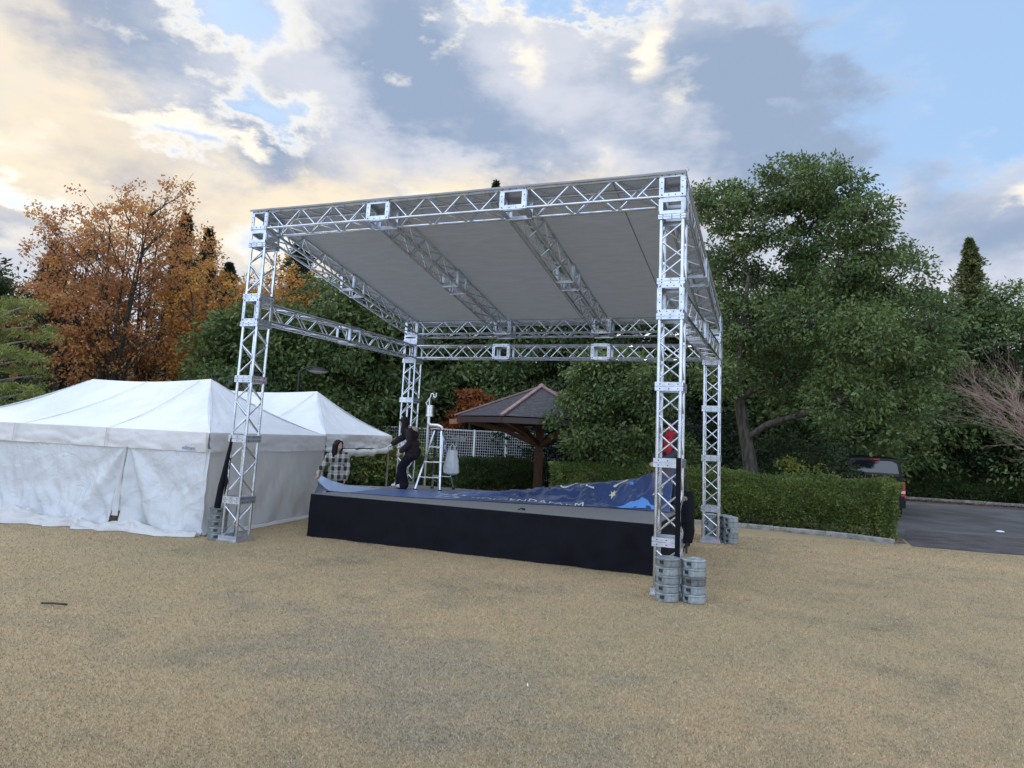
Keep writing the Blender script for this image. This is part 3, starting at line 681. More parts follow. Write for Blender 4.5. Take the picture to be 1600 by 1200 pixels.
def hedge(name, label, pts, w, h, lm, seed, dens, leaf=.055, h2=None):
    """clipped hedge along pts: leaves over sides, top and ends, stems inside"""
    t = empty(name, (*pts[0], 0), label, 'hedge', None); r = np.random.default_rng(seed)
    P = np.array(pts, float)-np.array(pts[0]); seg = np.diff(P, axis=0); ln = np.hypot(seg[:,0], seg[:,1]); cum = np.concatenate([[0], np.cumsum(ln)]); L = cum[-1]
    n = int(dens*L*(2*h+w)); 
    s = r.random(n)*L; k = np.clip(np.searchsorted(cum, s)-1, 0, len(seg)-1); f = (s-cum[k])/ln[k]
    c = P[k]+seg[k]*f[:,None]; nr = np.stack([-seg[k][:,1], seg[k][:,0]], 1)/ln[k][:,None]
    u = r.random(n)*(2*h+w)
    side = np.where(u < h, -1, np.where(u < h+w, 0, 1))
    off = np.where(side == -1, -w/2, np.where(side == 1, w/2, u-h-w/2)); z = np.where(side == -1, u, np.where(side == 1, 2*h+w-u, h))
    # rounded shoulders and lumpy, clipped surface
    lump = np.array([noise.noise(Vector((a*1.1, b*1.7, zz*1.4+seed)))*.17 + noise.noise(Vector((a*4.0, b*4, zz*4+seed)))*.09 for a, b, zz in zip(s, off, z)])
    dep = lump - r.random(n)**1.6*.16 + (r.random(n) < .035)*r.random(n)*.13
    o3 = np.stack([nr[:,0]*side, nr[:,1]*side, (side == 0)*1.0], 1)
    sh = np.clip((np.abs(off)/(w/2)), 0, 1)**3*(z/h)**3*.26
    Q = np.stack([c[:,0]+nr[:,0]*off, c[:,1]+nr[:,1]*off, z], 1) + o3*dep[:,None]
    Q[:,2] -= sh; Q[:,:2] -= nr*(np.sign(off)*sh)[:,None]
    # both ends
    ne = int(dens*w*h)
    for e, kk, sg in ((P[0], 0, -1), (P[-1], -1, 1)):
        nn = np.array([-seg[kk][1], seg[kk][0]])/ln[kk]; dd = seg[kk]/ln[kk]
        o = (r.random(ne)-.5)*w; zz = r.random(ne)*h
        q = np.stack([e[0]+nn[0]*o, e[1]+nn[1]*o, zz], 1); lm_ = np.array([noise.noise(Vector((a*2, b*2, seed))) for a, b in zip(o, zz)])*.14 - r.random(ne)*.12
        q[:,:2] += dd*sg*(lm_ - (np.abs(o)/(w/2))**2*.26+(zz/h)**4*.14)[:,None]
        Q = np.concatenate([Q, q]); o3 = np.concatenate([o3, np.tile([dd[0]*sg, dd[1]*sg, .2], (ne, 1))])
    keep = r.random(len(Q)) < np.clip(.25 + Q[:,2]/h*1.6, 0, 1); Q = Q[keep]; o3 = o3[keep]
    V, F = leaf_cloud(Q, leaf, seed, .5, -.3, o3*.9)
    tn = np.array([noise.noise(Vector((a[0]*1.1, a[1]*1.1, a[2]*1.5))) for a in Q])*.5+.35+ r.random(len(Q))*.35 - .05
    link('foliage', npmesh('foliage', V, F, M[lm], {'tint': np.clip(tn, 0, 1)}), t)
    b = MB(); q = random.Random(seed)
    for i in range(int(L*9)):
        s_ = q.random()*L; kk = min(len(seg)-1, max(0, int(np.searchsorted(cum, s_))-1)); cc = P[kk]+seg[kk]*((s_-cum[kk])/ln[kk])
        nn = np.array([-seg[kk][1], seg[kk][0]])/ln[kk]; o = q.uniform(-.38,.38)*w; x, y = cc+nn*o
        b.path([(x, y, -.03), (x+q.uniform(-.2,.2), y+q.uniform(-.2,.2), h*.45), (x+q.uniform(-.35,.35), y+q.uniform(-.35,.35), h*.88)], [.016,.011,.004], 5)
    # dense twiggy heart
    m = max(2, int(L/.5))
    def core(u, v):
        s_ = min(L*.998, max(.02, u*L)); kk = min(len(seg)-1, max(0, int(np.searchsorted(cum, s_))-1)); cc = P[kk]+seg[kk]*((s_-cum[kk])/ln[kk]); nn = np.array([-seg[kk][1], seg[kk][0]])/ln[kk]
        a = [(-.28, .18), (-.34, .6), (-.22, .84), (.22, .84), (.34, .6), (.28, .18), (-.28, .18)][round(v*6)]
        x, y = cc+nn*a[0]*w; return (x, y, a[1]*h+.05*noise.noise(Vector((u*30, v*9, 1))))
    b.grid(core, m, 6)
    b.build('stems', M['bark_dark'], t)
hedge('hedge', 'clipped green hedge along the kerb between the stage and the car park', [(2.75,9.95),(5,10.05),(7.4,10.1),(9.3,10.0),(11.42,9.72)], 1.35, 1.30, 'leaf_hedge', 111, 5200)
hedge('hedge', 'darker low hedge in front of the mesh fence behind the stage', [(-6.0,11.0),(-3.5,12.1),(-1,13.2),(.9,14.2)], 1.1, 1.12, 'leaf_hedge_dark', 112, 3000, .075)
hedge('hedge', 'long dark hedge across the car park on the right', [(12.2,27.6),(18,27.9),(27,28.2)], 1.2, 1.2, 'leaf_hedge_dark', 113, 1500, .10)

# fallen leaves as ground litter
def litter(n, pts, wid, seed, label, size=.06):
    r = np.random.default_rng(seed); P = np.array(pts, float); k = r.integers(0, len(P)-1, n); f = r.random(n)
    c = P[k]+(P[k+1]-P[k])*f[:,None]; x = c[:,0]+r.normal(size=n)*wid*.4; y = c[:,1]+r.normal(size=n)*wid*.5
    Q = np.stack([x, y, .016+r.random(n)*.02], 1)
    ax = r.normal(size=(n,3)); ax[:,2] *= .25; ax /= np.linalg.norm(ax, axis=1)[:,None]; sd_ = np.cross(ax, [0,0,1.]); s = size*(.6+.8*r.random(n))[:,None]
    V = np.stack([Q, Q+ax*s*.5+sd_*s*.3, Q+ax*s+[0,0,.01], Q+ax*s*.5-sd_*s*.3], 1).reshape(-1,3); V[:,2] = np.maximum(V[:,2], .013)
    tag(link('fallen_leaves', npmesh('fallen_leaves', V, np.arange(4*n).reshape(-1,4), M['fallen'], {'tint': r.random(n)})), label, 'leaves', kind='stuff')
litter(3600, [(13.2,26.0),(20,26.2),(30,26.6)], .5, 121, 'brown fallen leaves along the far kerb', .11)
litter(2600, [(5.5,9.35),(8,9.35),(11.2,8.9)], .35, 122, 'brown fallen leaves under the near hedge', .06)
litter(1500, [(-4,10.6),(0,12.2),(2,13.3)], .8, 123, 'brown fallen leaves behind the stage', .08)
# ------------------------------------------------------------------ truss stage
S_, W_, D_ = .35, 7.68, 5.98
RC, RL_ = .025, .0138        # chord and lacing radii
def roof(p):                 # the roof frame falls towards the back
    return Vector((p[0], p[1], p[2] - .187*p[1]))
def truss(ch, A, B, U, V, n, flip=0, mp=lambda p: Vector(p), s=S_):
    A, B, U, V = Vector(A), Vector(B), Vector(U), Vector(V); i = RC
    cs = [A+U*(a*(s-2*i)+i)+V*(b*(s-2*i)+i) for a, b in ((0,0),(1,0),(1,1),(0,1))]; d = B-A
    for c in cs: ch.tube(mp(c), mp(c+d), RC, n=10)
    L = d.length; g = .035/L
    for f in range(4):
        c0, c1 = cs[f], cs[(f+1) % 4]; k = (flip+f) % 2
        for j in range(n):
            a0, a1 = g+(1-2*g)*j/n+.012/L, g+(1-2*g)*(j+1)/n-.012/L
            p, q = (c0+d*a0, c1+d*a1) if (j+k) % 2 == 0 else (c1+d*a0, c0+d*a1)
            ch.tube(mp(p), mp(q), RL_, n=7, cap=False)
def frame(b, lo, hi, w=.055, mp=lambda p: Vector(p), th=.016):
    """box of flat angle bars, plates lying on every face"""
    x0, y0, z0 = lo; x1, y1, z1 = hi
    P = {(a, c, e): mp(((x0, x1)[a], (y0, y1)[c], (z0, z1)[e])) for a in (0,1) for c in (0,1) for e in (0,1)}
    h = w/2
    def mv(p, q, dx, dy, dz, up): b.bar(p+Vector((dx,dy,dz)), q+Vector((dx,dy,dz)), w, th, up)
    for a in (0,1):
        sx = h if a == 0 else -h; ox = -.003 if a == 0 else .003
        for c in (0,1):
            sy = h if c == 0 else -h; oy = -.003 if c == 0 else .003
            mv(P[a,c,0], P[a,c,1], sx, oy, 0, (0,1,0)); mv(P[a,c,0], P[a,c,1], ox*1.6, sy, 0, (1,0,0))
        for e in (0,1):
            sz = h if e == 0 else -h; oz = -.002 if e == 0 else .002
            mv(P[a,0,e], P[a,1,e], ox, 0, sz, (1,0,0)); mv(P[a,0,e], P[a,1,e], sx, 0, oz*1.5, (0,0,1))
    for c in (0,1):
        sy = h if c == 0 else -h; oy = -.0045 if c == 0 else .0045
        for e in (0,1):
            sz = h if e == 0 else -h; oz = -.0035 if e == 0 else .0035
            mv(P[0,c,e], P[1,c,e], 0, oy, sz, (0,1,0)); mv(P[0,c,e], P[1,c,e], 0, sy, oz, (0,0,1))
def dots(b, lo, hi, mp=lambda p: Vector(p), faces='FLBR', e=.016):
    """dark bolt holes along the bars of a frame"""
    x0, y0, z0 = lo; x1, y1, z1 = hi; r = .0085
    for f in faces:
        for u in (.1, .37, .63, .9):
            for v in (.028, None):
                for sgn in (0, 1):
                    if v is not None: t = (x0+(x1-x0)*u, y0+(y1-y0)*u, (z0+v) if sgn == 0 else (z1-v))
                    else:
                        t = None
                        if f in 'FB': t = ((x0+.028) if sgn == 0 else (x1-.028), 0, z0+(z1-z0)*u)
                        else: t = (0, (y0+.028) if sgn == 0 else (y1-.028), z0+(z1-z0)*u)
                    if f == 'F': p = (t[0], y0, t[2]); d = (0,-1,0)
                    if f == 'B': p = (t[0], y1, t[2]); d = (0,1,0)
                    if f == 'L': p = (x0, t[1], t[2]); d = (-1,0,0)
                    if f == 'R': p = (x1, t[1], t[2]); d = (1,0,0)
                    p = mp(p); d = Vector(d); b.tube(p, p+d*e, r, n=8)
def collar(b, bd, x, y, z, h=.125, s=S_):
    """joint between two tower pieces: two bands of plate with a seam"""
    o = .010; t = .012
    for zz, hh in ((z-h/4, h/2-.006), (z+h/4, h/2-.006)):
        b.box((x+s/2, y-o, zz), (s+2*o+t, t, hh)); b.box((x+s/2, y+s+o, zz), (s+2*o+t, t, hh))
        b.box((x-o, y+s/2, zz), (t, s+2*o-t-.002, hh)); b.box((x+s+o, y+s/2, zz), (t, s+2*o-t-.002, hh))
        for u in (.15, .5, .85):
            for p, d in (((x+s*u, y-o, zz), (0,-1,0)), ((x+s+o, y+s*u, zz), (1,0,0)), ((x-o, y+s*u, zz), (-1,0,0))):
                p = Vector(p); bd.tube(p, p+Vector(d)*.0085, .009, n=8)

stage = empty('truss_stage', (0,0,0), 'aluminium truss stage frame with four lattice towers and a sloping grey roof sheet', 'stage truss')
def piece(name, *a, **k):
    ch = MB(); truss(ch, *a, **k); return ch.build(name, M['alu'], stage)
PM = [M['alu_plate'], M['bolt']]
def framed(name, lo, hi, w=.055, mp=lambda p: Vector(p), faces='FLBR', parent=None):
    b = MB(); frame(b, lo, hi, w, mp)
    if faces: b.cur = 1; dots(b, lo, hi, mp, faces)
    return b.build(name, PM, parent or stage)
def joint(x, y, z, h=.125):
    b = MB(); bd = MB(); collar(b, bd, x, y, z, h); b.cur = 1; b.add(bd.v, bd.f); return b.build('joint_plate', PM, stage)
def tower(x, y, rear):
    for z0, z1, n, f in ((.03,.63,2,0),(.75,1.665,3,0),(1.79,2.70,3,0),(2.82,3.69,3,0)) + (() if rear else ((4.27,5.12,3,0),)):
        last = piece('tower_section', (x,y,z0), (x,y,z1), (1,0,0), (0,1,0), n, f)
    js = [joint(x, y, z) for z in (.69, 1.727, 2.759)]
    joint(x, y, 3.73, .09); joint(x, y, 4.23, .09)
    if not rear: joint(x, y, 5.16, .07)
    framed('cube_block', (x,y,3.77), (x+S_,y+S_,4.19))
    bp = MB(); bp.box((x+S_/2, y+S_/2, .018), (S_+.07, S_+.07, .03))
    for yy in (y-.012, y+S_+.012): bp.box((x+S_/2, yy, .065), (S_+.04, .012, .065))
    for xx in (x-.012, x+S_+.012): bp.box((xx, y+S_/2, .065), (.012, S_+.01, .065))
    fo = bp.build('base_plate', M['alu_plate'], stage)
    wz0 = 5.20 if not rear else 4.27        # hinge wedge carrying the sloping roof frame
    def wm(p): return Vector((p[0], p[1], wz0 if p[2] < wz0+.01 else 5.425-.187*p[1]))
    framed('hinge_block', (x,y,wz0), (x+S_,y+S_,wz0+.2), .05 if not rear else .03, wm, '')
    return js+[fo]
TW = [tower(0,0,False), tower(W_-S_,0,False), tower(0,D_-S_,True), tower(W_-S_,D_-S_,True)]
for p, d, par in (((7.545,-.019,.675), (.06,.002,.035), TW[1][0]), ((7.60,5.607,.07), (.07,.002,.04), TW[3][3]), ((.369,.22,2.77), (.002,.07,.05), TW[0][2])):
    b = MB(); b.box(p, d); b.build('tape_mark', M['pink'], par)
b = MB(); b.path([(7.66,.0,5.80),(7.70,-.02,5.86),(7.74,.0,5.84),(7.70,.02,5.80),(7.66,.0,5.78),(7.69,-.01,5.70)], .005, 6); b.build('wire_tie', M['alu'], stage)

XN = [0, 2.47, 4.90, W_-S_]
def beams():
    zb = 5.45; ym = D_/2
    for ix, x in enumerate(XN):
        for y in (0, D_-S_):
            e = .04 if ix in (1, 2) else 0
            framed('corner_block', (x-e, y, zb), (x+S_+e, y+S_, zb+S_), .07 if e else .06, roof)
    spans = ((S_, XN[1]-.04), (XN[1]+S_+.04, XN[2]-.04), (XN[2]+S_+.04, XN[3]))
    for y in (0, D_-S_):
        for x0, x1 in spans: piece('roof_beam', (x0,y,zb), (x1,y,zb), (0,1,0), (0,0,1), 6, 1, mp=roof)
    for ix, x in enumerate(XN):
        for y0, y1 in ((S_, ym-.2), (ym+.2, D_-S_)): piece('side_beam' if ix in (0, 3) else 'purlin', (x,y0,zb), (x,y1,zb), (1,0,0), (0,0,1), 7, ix % 2, mp=roof)
        framed('splice_frame', (x, ym-.2, zb), (x+S_, ym+.2, zb+S_), .045, roof, '')
    z = 3.795
    for x in (0, W_-S_):
        for y0, y1 in ((S_, ym-.2), (ym+.2, D_-S_)): piece('cross_beam', (x,y0,z), (x,y1,z), (1,0,0), (0,0,1), 7, 0)
        framed('splice_frame', (x, ym-.2, z), (x+S_, ym+.2, z+S_), .05, faces='')
    y = D_-S_
    for x0, x1 in spans: piece('cross_beam', (x0,y,z), (x1,y,z), (0,1,0), (0,0,1), 6, 1)
    for x in XN[1:3]: framed('splice_frame', (x-.04,y,z), (x+S_+.04,y+S_,z+S_), .06, faces='F')
beams()

def sheet_mat():
    m = bpy.data.materials.new('roof_sheet'); m.use_nodes = True; g = NT(m.node_tree); b = g.n['Principled BSDF']
    v = g.node('ShaderNodeTexCoord').outputs['Object']
    mp = g.node('ShaderNodeMapping'); mp.inputs['Scale'].default_value = (1.2, 5, 1); g.put(mp.inputs[0], v)
    n = g.noise(mp.outputs[0], 2.2, 6, .6); c = g.mix(g.ramp(n, .3, .7), (.44,.445,.44), (.33,.335,.33))
    g.put(b.inputs['Base Color'], c); b.inputs['Roughness'].default_value = .6
    tr = g.node('ShaderNodeBsdfTranslucent'); g.put(tr.inputs[0], (.57,.58,.59,1)); mx = g.node('ShaderNodeMixShader'); mx.inputs[0].default_value = .44
    bp = g.node('ShaderNodeBump'); bp.inputs['Strength'].default_value = .5; bp.inputs['Distance'].default_value = .02
    g.put(bp.inputs['Height'], g.noise(mp.outputs[0], 6, 5, .6)); g.put(b.inputs['Normal'], bp.outputs[0])
    g.l.new(b.outputs[0], mx.inputs[1]); g.l.new(tr.outputs[0], mx.inputs[2]); g.l.new(mx.outputs[0], g.n['Material Output'].inputs[0])
    return m
M['sheet'] = sheet_mat()
ZS = 5.45+S_+.012
def sheetf(u, v):
    x = -.02 + (W_+.04)*u; y = -.03 + (D_+.06)*v
    bay = min([abs(x-(q+S_/2)) for q in XN])/1.2
    z = ZS - .187*y - .018*min(1, bay)**2 + .006*noise.noise(Vector((x*1.5, y*3, 1)))
    return (x, y, z)
b = MB(); b.grid(sheetf, 70, 46); rs = b.build('roof_sheet', M['sheet'], stage, smooth=180, solid=.004)
# hem wrapped round the front and the side edges, with lashings
b = MB()
def hem(u, v):
    x = -.02+(W_+.04)*u; a = v*1.9
    return (x, -.03-.028*math.sin(a)-.0, ZS-.030+.030*math.cos(a)+.004*noise.noise(Vector((x*6, v, 3))))
b.grid(hem, 160, 5); b.build('hem', M['sheet'], rs, smooth=180)
b = MB(); q = random.Random(5)
for i in range(26):
    x = .3+i*.285+q.uniform(-.05,.05)
    if min(abs(x-(k+.17)) for k in XN) < .24: continue
    pts = [Vector((x+.02*math.sin(t*1.1), .026-.040*math.cos(t), 5.772+.040*math.sin(t))) for t in np.linspace(0, 2*PI*.98, 12)]
    b.path([roof(p) for p in pts], .004, 5)
b.build('lashings', M['alu'], rs)
b = MB()
for x in (2.2, 4.62, 6.62): b.grid(lambda u, v, x=x: (x+.016*(u-.5), .05+5.85*v, ZS-.187*(.05+5.85*v)-.026), 1, 30)
b.build('seam', mat('seam_tape', (.16,.17,.17), .7), rs)

# ------------------------------------------------------------------ stage deck
dk = empty('stage_deck', (0,0,0), 'low stage platform with grey carpet top and black cloth skirt', 'stage')
X0, X1, Y0, Y1, ZT = .797, 7.15, 1.333, 4.93, .767
b = MB(); b.b2((X0+.012,Y0+.012,ZT-.05), (X1-.012,Y1-.012,ZT)); b.build('deck_top', M['deck'], dk)
def skirt(p, q, nx, seed):
    p, q = Vector(p), Vector(q); d = q-p; L = d.length; o = Vector((d.y, -d.x, 0)).normalized()
    def f(u, v):
        x = u*L; t = v
        w = (noise.noise(Vector((x*1.1, v*.8, seed)))*.045 + noise.noise(Vector((x*2.8+v*1.4, v*1.5, seed+3)))*.014)*(.25+t) + .012*math.sin(x*7+seed+noise.noise(Vector((x*.8,0,seed)))*4)*t**1.4
        # long diagonal drag folds
        w += .022*math.sin(x*2.1+v*3.2+seed)*t*(1-t)*2 + .020*(.25-abs(noise.noise(Vector((x*1.6+v*2.2, v*1.3, seed+8)))))*t
        z = (ZT-.006)*(1-v) + .006*v + .008*noise.noise(Vector((x*2, 0, 9)))*v
        return p + d*u + o*(.012+w+.012*t) + Vector((0,0,z))
    b = MB(); b.grid(f, nx, 22); b.build('skirt', M['black_cloth'], dk, smooth=180)
skirt((X0,Y0,0), (X1,Y0,0), 180, 1); skirt((X1,Y0,0), (X1,Y1,0), 100, 2); skirt((X1,Y1,0), (X0,Y1,0), 60, 3); skirt((X0,Y1,0), (X0,Y0,0), 80, 4)
b = MB(); b.path([(4.78,1.62,.772),(4.84,1.60,.80),(4.88,1.64,.776)], .012, 7); b.box((4.86,1.66,.785), (.05,.03,.03)); tag(b.build('clamp', M['black']), 'tiny black clamp lying on the grey front edge of the deck', 'clamp')

# ------------------------------------------------------------------ blue banner
def interp(x, tab):
    for (a, va), (c, vc) in zip(tab, tab[1:]):
        if x <= c:
            f = min(1, max(0, (x-a)/(c-a))); f = f*f*(3-2*f) if len(tab) > 99 else f
            return va+(vc-va)*f
    return tab[-1][1]
YF = [(-.24,2.88),(.2,2.5),(.72,1.98),(1.41,1.97),(2.46,2.06),(3.13,2.28),(3.8,2.50),(4.52,2.66),(5.14,2.95),(5.81,3.17),(6.49,3.28),(7.05,3.22)]
YB = [(-.24,3.00),(.2,3.02),(.72,3.05),(1.1,3.18),(1.6,3.42),(2.4,3.62),(3.1,3.9),(4.0,4.0),(4.5,4.0),(5.0,4.08),(5.8,4.08),(6.3,4.0),(6.6,3.9),(6.87,3.7),(7.05,3.6)]
HB = [(-.24,.20),(.0,.12),(.3,.055),(.72,.035),(1.2,.02),(2.0,.02),(2.8,.03),(3.4,.06),(4.0,.14),(4.5,.24),(5.0,.335),(5.8,.44),(6.3,.53),(6.6,.66),(6.87,.77),(7.05,.80)]
HF = [(-.24,.12),(.0,.06),(.3,.02),(.72,.012),(7.1,.012)]
def BZ(x, y):
    yf, yb = interp(x, YF), interp(x, YB); v = min(1, max(0, (y-yf)/(yb-yf))); hb, hf = interp(x, HB), interp(x, HF)
    z = hf + (hb-hf)*v**(1.25)
    k = min(1, max(0, (x-2.2)/1.6)); e = math.sin(PI*min(1, v*1.0))**.5
    n1 = abs(noise.noise(Vector((x*1.9+y*.9, y*1.2-x*.5, 4.2)))); n2 = abs(noise.noise(Vector((x*4.2-y*2.0, y*3.3, 8.1))))
    k *= .25+.75*min(1, max(0, (x-4.6)/.8)) if v < .5 else 1
    n3 = abs(noise.noise(Vector((x*8.1+y*3, y*6.5, 1.7)))); z += e*k*(.24*(.28-n1) + .13*(.25-n2) + .022*(.22-n3)) + e*(1-k)*.008*(noise.noise(Vector((x*3.2, y*5, 2)))+.4)
    z += e*max(0, 1-abs(x-3.05)/.16)*.02 + v**3*max(0, 1-abs(x-2.85)/.14)*.05
    lo = ZT+.010 if x > X0-.02 and y > Y0 else .70
    return max(lo, ZT + z)
def banner_mat():
    m = bpy.data.materials.new('banner_vinyl'); m.use_nodes = True; g = NT(m.node_tree); b = g.n['Principled BSDF']
    v = g.node('ShaderNodeTexCoord').outputs['Object']; sp = g.node('ShaderNodeSeparateXYZ'); g.put(sp.inputs[0], v); x = sp.outputs[0]
    n = g.noise(v, 1.3, 3)
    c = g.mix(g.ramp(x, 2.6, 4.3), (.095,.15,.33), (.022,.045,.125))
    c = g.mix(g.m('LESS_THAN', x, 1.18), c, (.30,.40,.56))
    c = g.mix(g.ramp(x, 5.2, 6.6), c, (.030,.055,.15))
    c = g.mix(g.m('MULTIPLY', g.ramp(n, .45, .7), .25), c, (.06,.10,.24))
    g.put(b.inputs['Base Color'], c); b.inputs['Roughness'].default_value = .32; b.inputs['Specular IOR Level'].default_value = .55
    return m
bn = empty('banner', (0,0,0), 'crumpled dark blue printed banner with stars being spread over the stage deck', 'banner')
b = MB()
def bf(u, v):
    x = -.24 + 7.29*u; y = interp(x, YF)*(1-v)+interp(x, YB)*v
    return (x, y, BZ(x, y))
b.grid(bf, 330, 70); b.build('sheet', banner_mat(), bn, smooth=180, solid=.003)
b = MB()      # grey reverse folded under at the held end
b.grid(lambda u, v: (-.24+.95*u+.03*math.sin(v*5), interp(-.24+.95*u, YF)-.015-.02*v, BZ(-.24+.95*u, interp(-.24+.95*u, YF)) - (.30*(1-u)**1.5+.015)*v + .01*math.sin(u*20)*v), 30, 10)
b.build('folded_edge', mat('banner_reverse', (.10,.13,.18), .5), bn, smooth=180)
def flat_text(txt, size, x, y, name, m, rot=0, shear=0, sx=1):
    cu = bpy.data.curves.new('t', 'FONT'); cu.body = txt; cu.size = size; cu.resolution_u = 3; cu.space_character = 1.12
    o = bpy.data.objects.new('t', cu); COL.objects.link(o); bpy.context.view_layer.update()
    me = bpy.data.meshes.new_from_object(o.evaluated_get(bpy.context.evaluated_depsgraph_get()))
    bpy.data.objects.remove(o)
    import bmesh
    bm = bmesh.new(); bm.from_mesh(me)
    bmesh.ops.triangulate(bm, faces=bm.faces[:])
    for _ in range(2): bmesh.ops.subdivide_edges(bm, edges=[e for e in bm.edges if e.calc_length() > .05], cuts=1)
    bmesh.ops.triangulate(bm, faces=bm.faces[:])
    cr, sr = math.cos(R(rot)), math.sin(R(rot))
    for vt in bm.verts:
        px, py = vt.co.x*sx, vt.co.y; X, Y = x+px*cr-py*sr, y+px*sr+py*cr
        vt.co = (X, Y, BZ(X, Y)+.007)
    bm.normal_update()
    for f in bm.faces:
        if f.normal.z < 0: f.normal_flip()
    bm.to_mesh(me); bm.free(); me.name = name; me.materials.clear(); me.materials.append(m)
    return link(name, me, bn)
M['print_white'] = mat('print_white', (.52,.56,.63), .4); M['print_yellow'] = mat('print_yellow', (.56,.55,.38), .4); M['print_blue'] = mat('print_blue', (.10,.27,.62), .4)
flat_text('HOUSENDAFARM', .25, 3.42, 2.62, 'lettering', M['print_white'], 10)
flat_text('J', .38, 4.86, 3.94, 'lettering', M['print_white'], -70, sx=1.0)
flat_text('H', .38, 5.18, 3.94, 'lettering', M['print_white'], -70, sx=1.0)
def on_banner(name, polys, m):
    b = MB()
    for P in polys:
        n = len(P); c = (sum(p[0] for p in P)/n, sum(p[1] for p in P)/n); rings = [[(c[0]+(p[0]-c[0])*k, c[1]+(p[1]-c[1])*k) for p in P] for k in (.35, .7, 1)]
        vs = [(c[0], c[1], BZ(*c)+.008)] + [(x, y, BZ(x, y)+.008) for r_ in rings for x, y in r_]
        fs = [(0, 1+i, 1+(i+1) % n) for i in range(n)] + [(1+k*n+i, 1+(k+1)*n+i, 1+(k+1)*n+(i+1) % n, 1+k*n+(i+1) % n) for k in range(2) for i in range(n)]
        b.add(vs, fs)
    return b.build(name, m, bn)
def circle(x, y, r, n=14, ky=1): return [(x+r*math.cos(2*PI*i/n), y+ky*r*math.sin(2*PI*i/n)) for i in range(n)]
def star(x, y, r, k=6, a0=.3): return [(x+(r if i % 2 == 0 else r*.42)*math.cos(a0+PI*i/k), y+(r if i % 2 == 0 else r*.42)*math.sin(a0+PI*i/k)) for i in range(2*k)]
on_banner('dot_emblem', [circle(2.80+.17*i, 2.52+.32*j+.05*i, .052, ky=1.5) for i in range(3) for j in range(2)], M['print_white'])
for x, y, r, m in ((5.90,3.72,.085,'print_yellow'),(6.22,3.86,.075,'print_blue'),(6.80,3.52,.12,'print_yellow')): on_banner('star', [star(x, y, r)], M[m])
on_banner('stripe', [[(5.86,3.86),(5.90,3.84),(6.14,4.0),(6.10,4.02)]], M['print_yellow'])
on_banner('light_blue_print', [[(5.86,3.22),(6.05,3.30),(6.18,3.36),(6.30,3.44),(6.38,3.42),(6.5,3.48),(6.62,3.42),(6.68,3.34),(6.86,3.28),(6.9,3.24),(6.6,3.29),(6.2,3.25)]], M['print_blue'])

# ------------------------------------------------------------------ tents
def tent_mat(name, c1, c2, rough, trans, crinkle=0):
    m = bpy.data.materials.new(name); m.use_nodes = True; g = NT(m.node_tree); b = g.n['Principled BSDF']
    v = g.node('ShaderNodeTexCoord').outputs['Object']
    n = g.noise(v, 1.1, 5, .6, .6); c = g.mix(g.ramp(n, .35, .7), c1, c2); g.put(b.inputs['Base Color'], c); b.inputs['Roughness'].default_value = rough
    bp = g.node('ShaderNodeBump'); bp.inputs['Strength'].default_value = .55; bp.inputs['Distance'].default_value = .03
    hh = g.noise(v, 4.5, 5, .55, 1.2)
    if crinkle:
        bp.inputs['Strength'].default_value = .6; bp.inputs['Distance'].default_value = .035
        hh = g.m('ADD', hh, g.m('MULTIPLY', g.m('ABSOLUTE', g.m('SUBTRACT', g.noise(v, 2.6, 4, .5, 2.2), .5)), 1.6))
    g.put(bp.inputs['Height'], hh); g.put(b.inputs['Normal'], bp.outputs[0])
    tr = g.node('ShaderNodeBsdfTranslucent'); g.put(tr.inputs[0], c); mx = g.node('ShaderNodeMixShader'); mx.inputs[0].default_value = trans
    g.l.new(b.outputs[0], mx.inputs[1]); g.l.new(tr.outputs[0], mx.inputs[2]); g.l.new(mx.outputs[0], g.n['Material Output'].inputs[0])
    return m
M['canvas'] = tent_mat('tent_canvas', (.80,.82,.84), (.72,.74,.77), .7, .15)
M['valance'] = tent_mat('tent_valance', (.77,.775,.785), (.72,.715,.715), .65, .2)
M['wall'] = tent_mat('tent_wall', (.78,.78,.775), (.73,.725,.715), .45, .35)
M['vinyl'] = tent_mat('tent_vinyl', (.78,.81,.84), (.71,.74,.77), .24, .3, 1)
M['strap'] = mat('webbing_strap', (.55,.50,.44), .8)
M['pole'] = mat('tent_pole', (.45,.46,.47), .4, .6)
def N3(x, y, z): return noise.noise(Vector((x, y, z)))
def canopy(t, P, pk, seed):
    """P: four eave corners, pk: two ridge ends (pk[0] nearer P[0],P[1])"""
    P = [Vector(p) for p in P]; pk = [Vector(p) for p in pk]; b = MB()
    def face(a, c, pa, pc, nu, nv, name='canopy'):
        nrm = (c-a).cross(pa-a).normalized()
        if nrm.z < 0: nrm = -nrm
        def f(u, v):
            e = a.lerp(c, u); r_ = pa.lerp(pc, u); p = e.lerp(r_, v)
            w = math.sin(PI*v)
            p = p - nrm*(.10*w) + nrm*(.016*N3(u*(c-a).length*1.6, v*3, seed) + .012*N3(u*(c-a).length*4+v*2, v*3, seed+5))*w
            p.z -= .06*math.sin(PI*u)*(v**2) * (1 if (pa-pc).length > .5 else 0)
            return p
        b.grid(f, nu, nv)
    face(P[0], P[3], pk[0], pk[1], 60, 20)           # front
    face(P[1], P[0], pk[0], pk[0], 40, 22)           # near hip end
    face(P[2], P[1], pk[1], pk[0], 50, 16)
    face(P[3], P[2], pk[1], pk[1], 30, 16)
    return b.build('canopy', M['canvas'], t, smooth=180)
